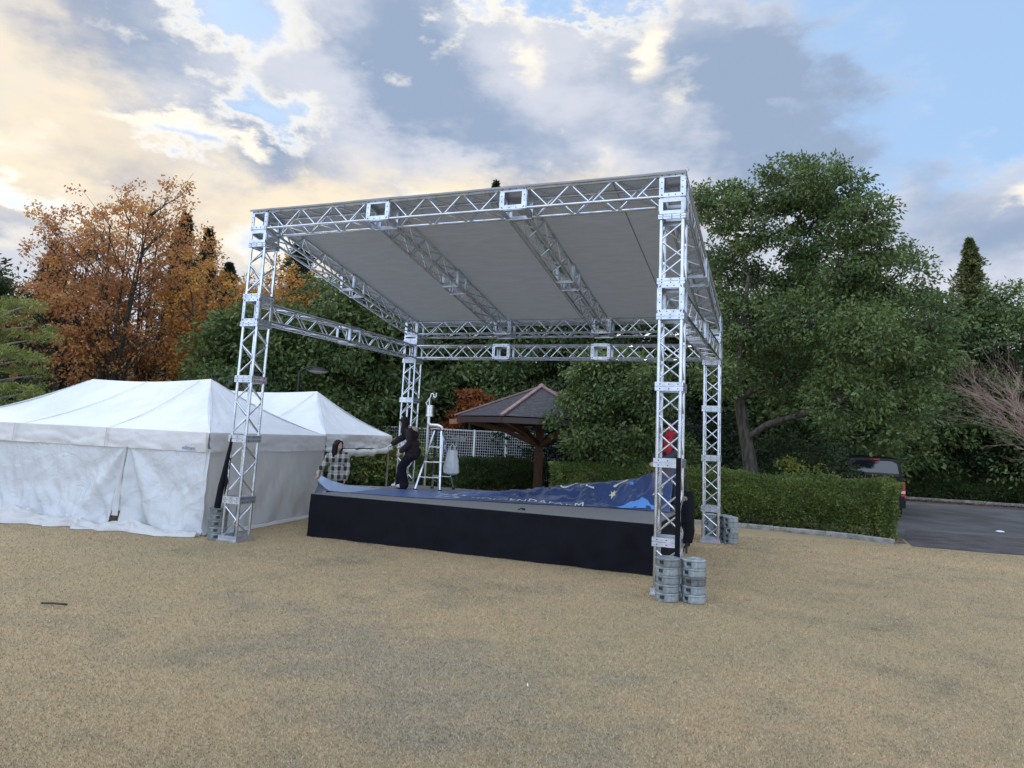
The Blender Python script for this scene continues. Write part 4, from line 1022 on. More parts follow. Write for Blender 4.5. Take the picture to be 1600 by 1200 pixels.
def seamline(t, a, c, k=.008, sag=.10):
    a, c = Vector(a), Vector(c); b = MB(); pts = []
    for i in range(13):
        v = .01+.96*i/12; p = a.lerp(c, v); p.z -= sag*math.sin(PI*v)*.96; pts.append(p)
    b.path(pts, k, 5); b.build('seam', M['valance'], t)
def strip(t, name, a, c, z0, z1, out, m, seed, nu=60, nv=14, fold=.02, flare=0, zb=None, skip=None, extra=None):
    a, c = Vector(a), Vector(c); L = (c-a).length; o = Vector(out).normalized()
    def f(u, v):
        x = u*L; w = fold*(1.0*N3(x*1.1, v*1.2, seed) + .7*N3(x*3.0+v*1.5, v*2.6, seed+2) + .45*N3(x*7+v*3, v*5, seed+7) + .5*(.3-abs(N3(x*2.2-v*2.5, v*3.1, seed+4))))*(.25+v)
        if extra: w += extra(u, v)
        p = a.lerp(c, u); z = z0+(z1-z0)*v
        return (p.x+o.x*(w+flare*v*v), p.y+o.y*(w+flare*v*v), z)
    b = MB(); b.grid(f, nu, nv, skip); return b.build(name, m, t, smooth=180)

s1 = Vector((-.12,.993,0)); t1 = Vector((-.993,-.12,0)); c1 = Vector((-.6,.15,0)); H1, HV = 1.79, 1.45
SS, LL = 4.05, 6.4
def tp(a, b_, z, c=c1): return c + t1*a + s1*b_ + Vector((0,0,z))
tent1 = empty('tent', (0,0,0), 'white pop-up tent closed with plastic side walls, in front at the left', 'tent', 'white pop-up tents')
P = [tp(0,0,H1), tp(0,SS,H1), tp(LL,SS,H1), tp(LL,0,H1)]; pk = [tp(1.68,SS/2,2.90), tp(4.75,SS/2,2.82)]
canopy(tent1, P, pk, 1)
for q_, r_ in ((P[0],pk[0]),(P[1],pk[0]),(P[3],pk[1]),(tp(2.2,0,H1),tp(1.9,SS/2,2.89)),(tp(4.2,0,H1),tp(3.2,SS/2,2.84))): seamline(tent1, q_, r_)
strip(tent1, 'valance', P[0]+s1*-.01, P[3]+s1*-.01, H1+.01, HV, -s1, M['valance'], 11, 110, 10, .035)
strip(tent1, 'valance', P[1]-t1*.01, P[0]-t1*.01, H1+.01, HV, -t1, M['valance'], 12, 80, 10, .035)
strip(tent1, 'valance', P[2], P[1], H1+.01, HV, s1, M['valance'], 13, 60, 8, .03)
strip(tent1, 'valance', P[3], P[2], H1+.01, HV, t1, M['valance'], 14, 50, 8, .03)
# walls: right end plain canvas, front shiny vinyl gathered round an opening
def pull(u, v):      # drag folds radiating from the lower front corner
    return .035*math.sin(u*16+v*9)*v*(1-u) + .016*math.sin(u*31-v*9)*v
strip(tent1, 'side_wall', tp(0,SS,0)-t1*(-.03), tp(0,0,0)-t1*(-.03), HV+.06, .02, -t1, M['wall'], 15, 150, 50, .034, .06, extra=pull)
XO = 1.75          # opening position along the front
def gather(a0, a1):
    def g_(u, v):
        x = a0+(a1-a0)*u; d = abs(x-XO)
        r_ = .085*math.sin(9*math.atan2(v*1.3+.02, (x-XO)*1.1)) * min(1, 1.4*v+.1) * math.exp(-d*.75)
        return r_ + .10*max(0, v-.75)*math.sin(x*5)
    return g_
strip(tent1, 'front_wall', tp(-.03,.03,0), tp(XO-.03,.03,0), HV+.06, .03, -s1, M['vinyl'], 16, 150, 64, .06, .06, extra=gather(0, XO),
      skip=lambda u, v: u > .955 and .80 < v < .93)
strip(tent1, 'front_wall', tp(XO-.01,.045,0), tp(LL,.03,0), HV+.06, .03, -s1, M['vinyl'], 17, 320, 64, .065, .12, extra=gather(XO, LL),
      skip=lambda u, v: u < .028-.9*abs(v-.87)*.12 and .79 < v < .95)
b = MB(); b.grid(lambda u, v: tp(XO+.06*math.sin(v*2.5)+.09*(u-.5)*(.5+1.1*v)-.10*v, -.03-.12*v*v+.02*math.sin(u*9), HV+.03-(HV-.22)*v), 8, 30); b.build('door_flap', M['wall'], tent1, smooth=180)
strip(tent1, 'rear_wall', tp(LL,SS,0), tp(0,SS,0), HV+.06, .02, s1, M['wall'], 18, 60, 16, .04)
strip(tent1, 'side_wall', tp(LL,0,0), tp(LL,SS,0), HV+.06, .02, t1, M['wall'], 19, 50, 16, .04)
# wall cloth heaped on the lawn along the front
def heap(u, v):
    x = -.05 + LL*u; a = PI*v; big = .45+.55*min(1, u*2.4)
    rd = abs(N3(x*2.6+v*1.2, v*1.6, 3)); r2 = abs(N3(x*6.5-v*2, v*4, 7))
    y = -.04 - (.34+.34*N3(x*.9,0,3)+.20*N3(x*2.6,1,3)-.12*rd)*v*1.3*big
    z = .012 + (.17+.20*N3(x*1.2, 5, 1)+.20*(.25-rd)+.10*(.2-r2))*math.sin(a)**.5*big*(1-.45*v)
    return tp(x, y, max(.010, z))
b = MB(); b.grid(heap, 420, 26); b.build('heaped_cloth', M['wall'], tent1, smooth=180)
def heap2(u, v):
    y = SS*u; a = PI*v
    return tp(-.06-.16*v-.04*N3(y*2,0,8), y, .01+(.05+.04*N3(y*3,2,1))*math.sin(a)**.7)
b = MB(); b.grid(heap2, 120, 8); b.build('heaped_cloth', M['wall'], tent1, smooth=180)
for a_, b_ in ((.06,.08),(.06,SS-.06),(LL-.06,SS-.06),(LL-.06,.08)):
    m_ = MB(); p = tp(a_, b_, 0); m_.box((p.x, p.y, .9), (.035,.035,1.8)); m_.box((p.x, p.y, .01), (.1,.1,.01)); m_.build('leg', M['pole'], tent1)
for a_, b_ in ((.0,-.0),(2.15,-.01),(4.3,-.01)):      # webbing straps over the valance
    m_ = MB(); p0, p1 = tp(a_+.02,b_-.055,H1+.01), tp(a_+.02,b_-.06,HV+.01); m_.bar(p0, p1, .028, .004, (0,1,0)); m_.build('strap', M['strap'], tent1)
# small blue maker's mark on the valance
cu = bpy.data.curves.new('mark', 'FONT'); cu.body = 'eiStrum'; cu.size = .085; cu.shear = .25; cu.extrude = .0015; o = bpy.data.objects.new('mark', cu); COL.objects.link(o); bpy.context.view_layer.update()
me = bpy.data.meshes.new_from_object(o.evaluated_get(bpy.context.evaluated_depsgraph_get())); bpy.data.objects.remove(o); me.name = 'printed_mark'; me.materials.clear(); me.materials.append(mat('blue_print', (.05,.06,.35), .6))
o = link('printed_mark', me, tent1); p = tp(.52,-.045,HV+.035); o.matrix_local = Matrix.Translation(p) @ Matrix((-t1, Vector((0,0,1)), -s1)).transposed().to_4x4()

c2 = c1+s1*(SS+.03); S2, L2, H2 = 3.72, 6.0, 1.83
def tq(a, b_, z): return tp(a, b_, z, c2)
tent2 = empty('tent', (0,0,0), 'white pop-up tent with rolled up side, behind the front tent and the woman in plaid', 'tent', 'white pop-up tents')
P2 = [tq(0,0,H2), tq(0,S2,H2), tq(L2,S2,H2), tq(L2,0,H2)]; pk2 = [tq(1.41,S2/2,2.93), tq(4.6,S2/2,2.90)]
canopy(tent2, P2, pk2, 5)
for q_, r_ in ((P2[0],pk2[0]),(P2[1],pk2[0])): seamline(tent2, q_, r_)
seamline(tent2, tq(2.1,0,H2), pk2[0])
strip(tent2, 'valance', P2[0], P2[3], H2, HV+.04, -s1, M['valance'], 21, 60, 10, .03)
strip(tent2, 'valance', P2[1]-t1*.01, P2[0]-t1*.01, H2+.01, HV+.05, -t1, M['valance'], 22, 80, 12, .06, extra=lambda u, v: .05*math.sin(PI*v)*math.sin(u*9))
strip(tent2, 'valance', P2[2], P2[1], H2, HV+.04, s1, M['valance'], 23, 40, 8, .03)
b = MB()      # rolled wall under the eave, sagging, with one loose corner
pts = [tq(-.04-.03*math.sin(i*1.7), S2*i/14, HV+.03-.10*math.sin(PI*i/14)-.02*math.sin(i*2.3)) for i in range(15)]
b.path(pts, [.05,.06,.085,.075,.09,.08,.085,.095,.08,.09,.08,.07,.085,.06,.04], 12); b.build('rolled_wall', M['valance'], tent2, smooth=180)
def loose(u, v):
    y = .15+1.0*u; drop = (.52-.22*u)*(.8+.2*math.sin(u*3+1)); return tq(-.05-.05*math.sin(u*8+v*2)*v, y+.12*v*u, HV+.02-drop*v)
b = MB(); b.grid(loose, 30, 16); b.build('loose_wall_end', M['wall'], tent2, smooth=180)
strip(tent2, 'side_wall', tq(L2,0,0), tq(L2,S2,0), H2, .02, t1, M['wall'], 24, 30, 10, .04)
for a_, b_ in ((.05,.06),(.05,S2-.05),(L2-.05,S2-.05),(L2-.05,.06)):
    m_ = MB(); p = tq(a_, b_, 0); m_.box((p.x, p.y, .9), (.035,.035,1.8)); m_.box((p.x, p.y, .01), (.1,.1,.01)); m_.build('leg', M['pole'], tent2)

# ------------------------------------------------------------------ ballast weights
def weight_mesh(seed):
    b = MB(); n = 40; H = .106
    def fn(t, k, r):
        # two hand grips cut into the rim, a strap slot between
        if 2 <= k <= 5:
            for a0, wd in ((-2.05, .26), (1.1, .26)):
                if abs((t-a0+PI) % (2*PI)-PI) < wd: return r-.028
        if 1 <= k <= 6:
            for a0 in (-1.05, 2.1):
                if abs((t-a0+PI) % (2*PI)-PI) < .08: return r-.012
        return r
    b.lathe([(.0,.004),(.150,.004),(.152,.012),(.152,.030),(.152,.032),(.152,.074),(.152,.076),(.154,.082),(.158,.088),(.158,.100),(.152,.106),(.10,.106),(.095,.100),(.0,.100)], n=n, fn=fn)
    return b
wb = weight_mesh(1)
gps = [MB(), MB()]
for g_, a0 in zip(gps, (-2.05, 1.1)): g_.box((.126*math.cos(a0), .126*math.sin(a0), .053), (.012,.066,.040), Matrix.Rotation(a0, 3, 'Z'))
proto = None
def weights(x, y, n, who, seed, names):
    global proto
    q = random.Random(seed)
    for i in range(n):
        if proto is None:
            o = wb.build('ballast_weight', M['zinc'], None, smooth=30); [g_.build('grip', M['bolt'], o) for g_ in gps]; proto = o
        else: o = copy_tree(proto)
        o.location = (x+q.uniform(-.008,.008), y+q.uniform(-.008,.008), .003+.107*i); o.rotation_euler.z = q.uniform(-.25,.25) + (1.2 if who == 'FL' else .0)
        tag(o, names[i], 'weight', 'ballast weights at the feet of the towers')
P5 = ('lowest', 'second from the ground', 'middle', 'second from the top', 'topmost')
def names(where): return [f'grey round weight, {p}, {where}' for p in P5]
weights(7.56, -.20, 5, 'A', 1, names('stack hiding the front right tower foot')); weights(7.875, -.10, 5, 'B', 2, names('free stack beside the front right tower'))
weights(-.165, .10, 5, 'FL', 3, names('stack under the leaning black pole')); weights(7.89, 5.95, 5, 'C', 4, names('stack right of the rear right tower'))
weights(7.74, 6.24, 5, 'D', 5, names('half hidden stack behind the rear right one')); weights(7.42, 6.22, 5, 'E', 6, names('stack seen through the rear right tower'))
dark = [o for o in COL.objects if o.get('label') == 'grey round weight, middle, free stack beside the front right tower'][0]
dark.data = dark.data.copy(); dark.data.materials[0] = M['zinc_dark']; dark['label'] = 'darker round weight in the middle of the free stack by the front right tower'

# ------------------------------------------------------------------ black poles and cover by the towers
b = MB(); b.path([(-.10,-.02,.545),(-.06,-.02,.9),(0,-.01,1.3),(.05,0,1.74)], [.055,.052,.040,.022], 10); b.path([(.02,-.02,1.15),(.055,-.03,1.0),(.03,-.02,.78)], [.01,.028,.008], 6)
b.path([(.04,0,1.40),(.065,0,1.36),(.055,0,1.2)], .008, 5)
tag(b.build('folded_pole', M['black_cloth']), 'black cloth wrapped pole leaning on the front left tower, foot on its weights', 'pole')
b = MB(); b.box((7.655,-.045,1.17), (.062,.03,1.27)); b.box((7.655,-.045,.54), (.07,.05,.03)); tag(b.build('cover_strip', M['black_cloth']), 'straight black cover strip on the corner chord of the front right tower', 'cover')
cv = empty('curtain_bag', (7.76,.18,0), 'black cloth bag with a round badge hanging at the front right tower', 'bag')
b = MB()
def bagf(u, v):
    a = 2*PI*u; w = .055+.03*math.sin(PI*v)+.012*math.sin(a*3+v*9); return (w*math.cos(a)+.02*N3(v*4,0,1), w*1.1*math.sin(a), 1.36-.66*v-.02*math.sin(a*2)*(v > .95))
b.grid(bagf, 24, 30); b.build('bag_body', M['black_cloth'], cv, smooth=180)
b = MB(); b.tube((-.035,-.065,1.27), (-.035,-.082,1.27), .032, n=18); b.build('badge', mat('badge_ring', (.25,.24,.18), .4, .6), cv)
b = MB(); b.tube((-.02,.02,.55), (-.02,.02,1.55), .014, n=8); b.build('support_pole', M['black'], cv)

# ------------------------------------------------------------------ stepladder and bag
ld = empty('stepladder', (1.95,4.0,ZT), 'aluminium stepladder standing open at the back of the deck', 'ladder')
top = 1.27; TL, TR = Vector((-.09,.02,top)), Vector((.07,.02,top))
FL_, FR_, RL2, RR2 = Vector((-.26,-.38,0)), Vector((.24,-.22,0)), Vector((-.26,.38,0)), Vector((.20,.50,0))
for a_, c_, nm in ((TL,FL_,'front_rail'),(TR,FR_,'front_rail'),(TL+Vector((0,.06,0)),RL2,'rear_rail'),(TR+Vector((0,.06,0)),RR2,'rear_rail')):
    b = MB(); b.bar(a_, c_+Vector((0,0,.03)), .036, .020, (0,1,0)); o = b.build(nm, M['alu'], ld)
    b = MB(); b.box(c_+Vector((0,0,.018)), (.06,.035,.036)); b.build('rubber_foot', M['rubber'], o)
for k in (.22,.47,.72):
    b = MB(); p, q_ = FL_.lerp(TL, k), FR_.lerp(TR, k); b.bar(p, q_, .060, .018); b.build('step', M['alu'], ld)
    b = MB(); p, q_ = RL2.lerp(TL, k), RR2.lerp(TR, k); b.bar(p, q_, .03, .014); b.build('step', M['alu'], ld)
b = MB(); b.box((-.01,.05,top+.01), (.22,.12,.02)); b.build('top_cap', M['black'], ld)
bag = MB()
def bf2(u, v):
    a = 2*PI*u; w = (.10+.075*min(1, v*1.5)**1.3)*(1 if v < .92 else (1-(v-.92)*9)**.5 if v < 1 else .3)
    k = .06*math.sin(a*7+v*4)+.10*N3(math.cos(a)*2, math.sin(a)*2, v*6)
    return (w*(1+k)*math.cos(a), w*.72*(1+k)*math.sin(a), .62-.52*v)
bag.grid(bf2, 44, 36)
for sx in (-1, 1): bag.path([(sx*.07,-.03,.60),(sx*.05,-.02,.70),(0,0,.76),(sx*.05,.02,.70),(sx*.07,.03,.60)], [.012,.008,.008,.008,.012], 6)
def bagmat():
    m = tent_mat('thin_plastic', (.74,.77,.80), (.60,.64,.68), .22, .45); return m
o = bag.build('plastic_bag', bagmat(), None, smooth=180); o.location = (2.24,4.16,ZT+.24); tag(o, 'crumpled white plastic shopping bag hanging from the stepladder', 'bag')

# ------------------------------------------------------------------ shelter
gz = empty('garden_shelter', (1.45,12.1,0), 'open wooden shelter with a dark slate pyramid roof on one post', 'shelter')
view = math.atan2(9.02-1.45, -(-9.62-12.1))      # towards the viewer, from -Y
def gv(k, r=2.75, z=2.55):
    a = R(24+60*k); d = Vector((math.sin(view), -math.cos(view), 0)); l = Vector((-math.cos(view), -math.sin(view), 0))
    p = d*math.cos(a)*r + l*math.sin(a)*r; return Vector((p.x, p.y, z))
apex = Vector((0,0,3.62)); b = MB()
for k in range(6):
    A_, B_ = gv(k), gv(k+1)
    def rf(u, v, A_=A_, B_=B_):
        vv = math.floor(v*20+1e-6)/20; f = v*20-math.floor(v*20+1e-6)
        p = A_.lerp(B_, u).lerp(apex, v); p.z += .022*(1-f if v < .999 else 0); return p
    b.grid(rf, 12, 80)
b.build('roof', M['shingle'], gz, smooth=0)
b = MB()
for k in range(6): b.bar(gv(k)*1.02+Vector((0,0,.03-.051)), apex+Vector((0,0,.05)), .13, .05)
b.lathe([(0,.14),(.10,.09),(.13,.02)], apex); b.build('ridge_caps', M['ridge'], gz)
b = MB()
for k in range(6): b.bar(gv(k,2.72,2.45), gv(k+1,2.72,2.45), .05, .17)
b.build('fascia', mat('fascia_board', (.050,.033,.033), .6), gz)
b = MB(); b.grid(lambda u, v: (gv(round(u*6)).x*.97*(1-v), gv(round(u*6)).y*.97*(1-v), 2.46+.55*v), 6, 3); b.build('soffit', M['bark_dark'], gz)
b = MB(); b.box((0,0,1.65), (.24,.24,3.3), Matrix.Rotation(view+.2, 3, 'Z')); b.build('post', M['wood'], gz)
for k in range(6):
    b = MB(); e = gv(k, 2.7, 2.47); e0 = gv(k, .10, 1.75); e1 = gv(k, 1.1, 2.15); b.bar(e0, e1, .12, .15); b.bar(e1, e*.985+Vector((0,0,.035)), .11, .14); b.build('brace', M['wood'], gz)
b = MB(); e = gv(1); b.bar(gv(1,2.45,2.42), gv(1,2.95,2.36), .13, .16); b.build('rafter_end', mat('pale_rafter', (.30,.13,.07), .6), gz)

# ------------------------------------------------------------------ mesh fence
fe = empty('mesh_fence', (-7.5,12.1,0), 'white welded mesh fence behind the dark hedge', 'fence')
FA, FB = Vector((-7.5,12.15,0)), Vector((2.2,16.95,0)); fd = (FB-FA); FLn = fd.length; fd.normalize(); off = -Vector((-7.5,12.1,0))
npost = 9
for i in range(npost+1):
    b = MB(); p = FA+fd*(FLn*i/npost)+off; b.box((p.x,p.y,1.08), (.075,.075,2.16), Matrix.Rotation(math.atan2(fd.y, fd.x), 3, 'Z')); b.build('post', M['white'], fe)
    if i < npost:
        w = MB(); A_ = p; B_ = FA+fd*(FLn*(i+1)/npost)+off
        for z in list(np.arange(.1, 2.12, .10)): w.tube(A_+Vector((0,0,z)), B_+Vector((0,0,z)), .0065, n=4, cap=False)
        for j in range(1, 14):
            q_ = A_.lerp(B_, j/14); w.tube(q_+Vector((0,0,.08)), q_+Vector((0,0,2.14)), .0055, n=4, cap=False)
        for z in (.1, .75, 2.13): w.tube(A_+Vector((0,0,z)), B_+Vector((0,0,z)), .014, n=5, cap=False)
        w.build('mesh_panel', M['white'], fe)
for x, y, L, l in ((-3.4,16.0,.55,'small pale rounded board seen through the mesh fence by the vent'), (-1.55,16.9,.95,'longer pale rounded board seen through the mesh fence by the shelter')):
    b = MB(); b.ellip((0,0,0), (L,.05,.13), nu=24, nv=10); o = b.build('board', M['white']); o.location = (x, y, 1.82); o.rotation_euler = (0,.06,.45); tag(o, l, 'board')
    b = MB(); b.tube((0,0,-1.85), (0,0,-.05), .03); b.build('stand', M['white'], o)
# ------------------------------------------------------------------ steel vent
vt = empty('vent_pipe', (-.43,8.01,0), 'stainless vent cylinder with bent white pipes rising behind the stage', 'vent')
b = MB(); b.lathe([(0,2.43),(.13,2.43),(.13,2.47),(.115,2.48),(.115,2.74),(.09,2.75),(0,2.75)], n=24); b.build('cylinder', M['steel'], vt)
b = MB(); b.path([(-.03,0,2.74),(-.03,0,2.95),(.0,0,3.0),(.0,0,3.06),(.05,0,3.08),(.09,0,3.05),(.09,0,2.99),(.14,0,2.97),(.17,0,3.0),(.17,0,3.10)], .016, 8); b.path([(-.1,0,2.73),(-.14,0,2.82),(-.08,0,2.86),(-.07,0,2.93)], .015, 8); b.build('top_pipes', M['white'], vt)
b = MB(); b.path([(-.02,0,2.45),(-.02,0,2.25),(.04,0,2.18),(.22,.1,2.18),(.32,.14,2.14),(.36,.16,2.02),(.36,.16,.0)], .055, 12); b.path([(-.03,0,2.3),(-.03,0,0)], .035, 8); b.build('down_pipe', M['steel'], vt)
# ------------------------------------------------------------------ street lamp
lp = empty('street_lamp', (-6.58,9.92,0), 'dark park lamp with a shallow dish head above the rear tent', 'street lamp')
M['lamp_metal'] = mat('lamp_metal', (.03,.033,.035), .45, .3)
b = MB(); b.path([(0,0,0),(0,0,3.3),(.0,0,3.86)], [.06,.05,.045], 12); b.path([(0,0,3.80),(.10,.07,3.93),(.30,.22,4.02),(.50,.36,4.0)], [.04,.032,.028,.03], 8); b.build('pole', M['lamp_metal'], lp)
b = MB(); b.lathe([(0,4.03),(.12,4.03),(.30,3.96),(.37,3.90),(.36,3.885)], (.50,.37,0), 28); b.build('lamp_head', M['lamp_metal'], lp)
b = MB(); b.lathe([(.355,3.885),(.30,3.85),(.16,3.81),(0,3.80)], (.50,.37,0), 28); b.build('lamp_glass', mat('opal_glass', (.80,.82,.85), .2), lp)

# ------------------------------------------------------------------ parked van
van = empty('parked_van', (11.55,15.4,0), 'black minivan parked with its tail to the viewer behind the near hedge', 'van', rz=R(4))
b = MB(); rings = []
hw = .85
def sect(y, w, zt, zs=.35):    # half widths: sill, belt, roof
    pts = [(-w,zs),(-w*1.0,.95),(-w*.985,1.12),(-w*.86,zt-.10),(-w*.78,zt-.02),(-w*.5,zt+.02),(0,zt+.03),(w*.5,zt+.02),(w*.78,zt-.02),(w*.86,zt-.10),(w*.985,1.12),(w,.95),(w,zs)]
    return [(x, y, z) for x, z in pts]
for y, w, zt in ((0,.80,1.80),(.04,.845,1.83),(.30,.85,1.88),(1.5,.85,1.90),(2.8,.85,1.86),(3.5,.83,1.45),(3.9,.82,1.10),(4.5,.78,.98),(4.6,.70,.9)): rings.append(sect(y, w, zt))
vs = [p for r_ in rings for p in r_]; n = 13
fs = [(k*n+i, k*n+i+1, (k+1)*n+i+1, (k+1)*n+i) for k in range(len(rings)-1) for i in range(n-1)] + [tuple(range(n)), tuple(range((len(rings)-1)*n, len(rings)*n))[::-1]]
b.add(vs, fs); b.build('body', M['car'], van, smooth=40)
def quadp(name, pts, m, nu=8):
    b = MB(); P_ = [Vector(p) for p in pts]; b.grid(lambda u, v: P_[0].lerp(P_[1], u).lerp(P_[3].lerp(P_[2], u), v)+Vector((0,-.06*math.sin(PI*u)-.05*math.sin(PI*v) if abs(P_[0].y-P_[1].y) < .1 else 0,0)), nu, 8); return b.build(name, m, van, smooth=180)
quadp('rear_window', [(-.72,-.012,1.10),(.72,-.012,1.10),(.63,.02,1.76),(-.63,.02,1.76)], M['glass_dark'])
for sx in (-1, 1): quadp('side_window', [(sx*.862,.25,1.12),(sx*.862,2.6,1.12),(sx*.75,2.5,1.76),(sx*.76,.35,1.76)], M['glass_dark'], 4)
quadp('stop_lamp', [(-.16,-.035,1.77),(.16,-.035,1.77),(.15,-.02,1.82),(-.15,-.02,1.82)], M['red_lamp'], 2)
for sx in (-1, 1):
    b = MB(); b.box((sx*.79,-.005,.99), (.12,.07,.26)); b.box((sx*.79,-.005,.74), (.12,.07,.08)); o = b.build('tail_lamp', M['red_lamp'], van)
    b = MB(); b.box((sx*.79,-.006,.825), (.118,.072,.085)); b.build('reversing_lens', M['clear_lamp'], o)
b = MB(); b.box((0,-.06,.48), (1.66,.16,.26)); b.build('bumper', M['car'], van)
b = MB(); b.box((0,-.03,.86), (.34,.02,.17)); b.build('number_plate', M['white'], van)
for sx in (-1, 1):
    for y in (.85, 3.75):
        b = MB(); b.tube((sx*.86,y,.32), (sx*.66,y,.32), .32, n=24); o = b.build('wheel', M['rubber'], van); b = MB(); b.tube((sx*.868,y,.32), (sx*.70,y,.32), .2, n=16); b.build('rim', M['alu_plate'], o)
for sx in (-1, 1): b = MB(); b.ellip((sx*.98,3.1,1.12), (.09,.06,.08)); b.build('wing_mirror', M['car'], van)

# small things on the lawn
b = MB(); b.path([(1.72,-4.26,.03),(1.85,-4.22,.036),(1.98,-4.17,.03)], .012, 6); tag(b.build('stick', M['bark_dark']), 'short dark stick lying on the lawn at the left', 'stick')
b = MB(); b.box((7.05,-4.0,.012), (.006,.06,.006), Matrix.Rotation(.4, 3, 'Z')); tag(b.build('straw', M['white']), 'tiny pale straw lying upright in the middle of the lawn', 'litter')
b = MB(); b.ellip((14.4,13.5,.03), (.11,.07,.03)); tag(b.build('paper_scrap', M['white']), 'white scrap of paper on the asphalt', 'litter')
b = MB(); q = random.Random(3)
for i in range(60): a_ = q.uniform(0, 6.28); l_ = q.uniform(.15,.4); b.path([(15.3+q.uniform(-.2,.2),12.0+q.uniform(-.15,.15),0),(15.3+math.cos(a_)*.25,12.0+math.sin(a_)*.2,l_)], [.006,.002], 4)
tag(b.build('weed_tuft', M['leaf_pine']), 'tuft of dry weeds growing through the asphalt', 'plant')
# ------------------------------------------------------------------ people
M['skin'] = mat('skin', (.52,.33,.25), .5, 0, (.46,.28,.21), 12)
M['hair'] = mat('black_hair', (.005,.0045,.005), .6, 0, (.012,.010,.010), 30, bump=.6, bscale=90, stretch=(1,1,.12), spec=.2)
M['coat'] = mat('dark_brown_jacket', (.016,.012,.014), .85, 0, (.030,.022,.024), 6, bump=.5, bscale=14, spec=.2)
M['trousers'] = mat('black_trousers', (.006,.006,.011), .9, 0, (.011,.011,.018), 5, bump=.5, bscale=10, spec=.15)
M['hood'] = mat('beige_hood', (.36,.31,.28), .9, bump=.6, bscale=60)
M['shoe'] = mat('pale_shoe', (.55,.50,.48), .6)
M['glove'] = mat('white_glove', (.72,.71,.74), .8, bump=.4, bscale=60)
M['scarf'] = mat('red_scarf', (.42,.012,.022), .85, 0, (.22,.006,.014), 7, bump=.7, bscale=30)
M['navy'] = mat('navy_coat', (.014,.020,.026), .75, 0, (.03,.036,.042), 5, bump=.4, bscale=16)
M['grey_skirt'] = mat('grey_hem', (.09,.075,.09), .85)
M['denim'] = mat('dark_denim', (.018,.024,.05), .85)
def plaid_mat():
    m = bpy.data.materials.new('plaid_flannel'); m.use_nodes = True; g = NT(m.node_tree); b = g.n['Principled BSDF']
    v = g.node('ShaderNodeTexCoord').outputs['Object']
    nz = g.node('ShaderNodeTexNoise'); nz.inputs['Scale'].default_value = 5; g.put(nz.inputs['Vector'], v)
    va = g.node('ShaderNodeVectorMath', operation='MULTIPLY_ADD'); g.put(va.inputs[0], nz.outputs['Color']); va.inputs[1].default_value = (.035,)*3; g.put(va.inputs[2], v)
    sp = g.node('ShaderNodeSeparateXYZ'); g.put(sp.inputs[0], va.outputs[0]); x, y, z = sp.outputs
    def stripe(c, p, w, ph=0):
        f = g.m('FRACT', g.m('ADD', g.m('DIVIDE', c, p), ph)); return g.m('MULTIPLY', g.ramp(f, .5-w-.08, .5-w+.05), g.m('SUBTRACT', 1.0, g.ramp(f, .5+w-.05, .5+w+.08)))
    h = g.m('ADD', x, g.m('MULTIPLY', y, .8))
    d = g.m('ADD', g.m('MULTIPLY', stripe(h, .165, .23), .55), g.m('MULTIPLY', stripe(z, .175, .23), .55))
    d = g.m('MAXIMUM', d, g.m('MULTIPLY', g.m('MAXIMUM', stripe(h, .165, .04, .5), stripe(z, .175, .04, .5)), .35))
    n = g.noise(v, 40, 3); d = g.m('ADD', d, g.m('MULTIPLY', g.m('SUBTRACT', n, .5), .25))
    n2 = g.node('ShaderNodeClamp'); g.put(n2.inputs[0], d)
    g.put(b.inputs['Base Color'], g.mix(n2.outputs[0], (.50,.48,.44), (.014,.014,.02))); b.inputs['Roughness'].default_value = .9
    return m
M['plaid'] = plaid_mat()

def hand(b, wrist, direc, palmn, r=.9, curl=.5):
    """palm, four unequal bent fingers and a thumb from the side of the palm"""
    w = Vector(wrist); d = Vector(direc).normalized(); n = Vector(palmn); n = (n-d*n.dot(d)).normalized(); s = d.cross(n)
    rot = Matrix((s, d, n)).transposed()
    b.ellip(w+d*.045*r, (.040*r, .052*r, .017*r), rot)
    for i, (o, l) in enumerate(((-.030,.066),(-.010,.076),(.010,.072),(.029,.056))):
        p0 = w+d*.085*r+s*o*r; c = curl*(1+.12*i)
        p1 = p0+(d*math.cos(c*.6)+n*math.sin(c*.6))*l*.45*r; p2 = p1+(d*math.cos(c*1.6)+n*math.sin(c*1.6))*l*.32*r; p3 = p2+(d*math.cos(c*2.4)+n*math.sin(c*2.4))*l*.25*r
        b.cap2(w+d*.05*r+s*o*.9*r, p0, .0095*r, .0092*r, 8); b.cap2(p0, p1, .0092*r, .0085*r, 8); b.cap2(p1, p2, .0085*r, .008*r, 8); b.cap2(p2, p3, .008*r, .007*r, 8)
    t0 = w+d*.025*r-s*.030*r; t1_ = t0+(-s*.75+d*.7+n*.3).normalized()*.038*r; t2 = t1_+(-s*.25+d*.9+n*.5).normalized()*.030*r
    b.cap2(t0, t1_, .013*r, .011*r, 8); b.cap2(t1_, t2, .011*r, .009*r, 8)

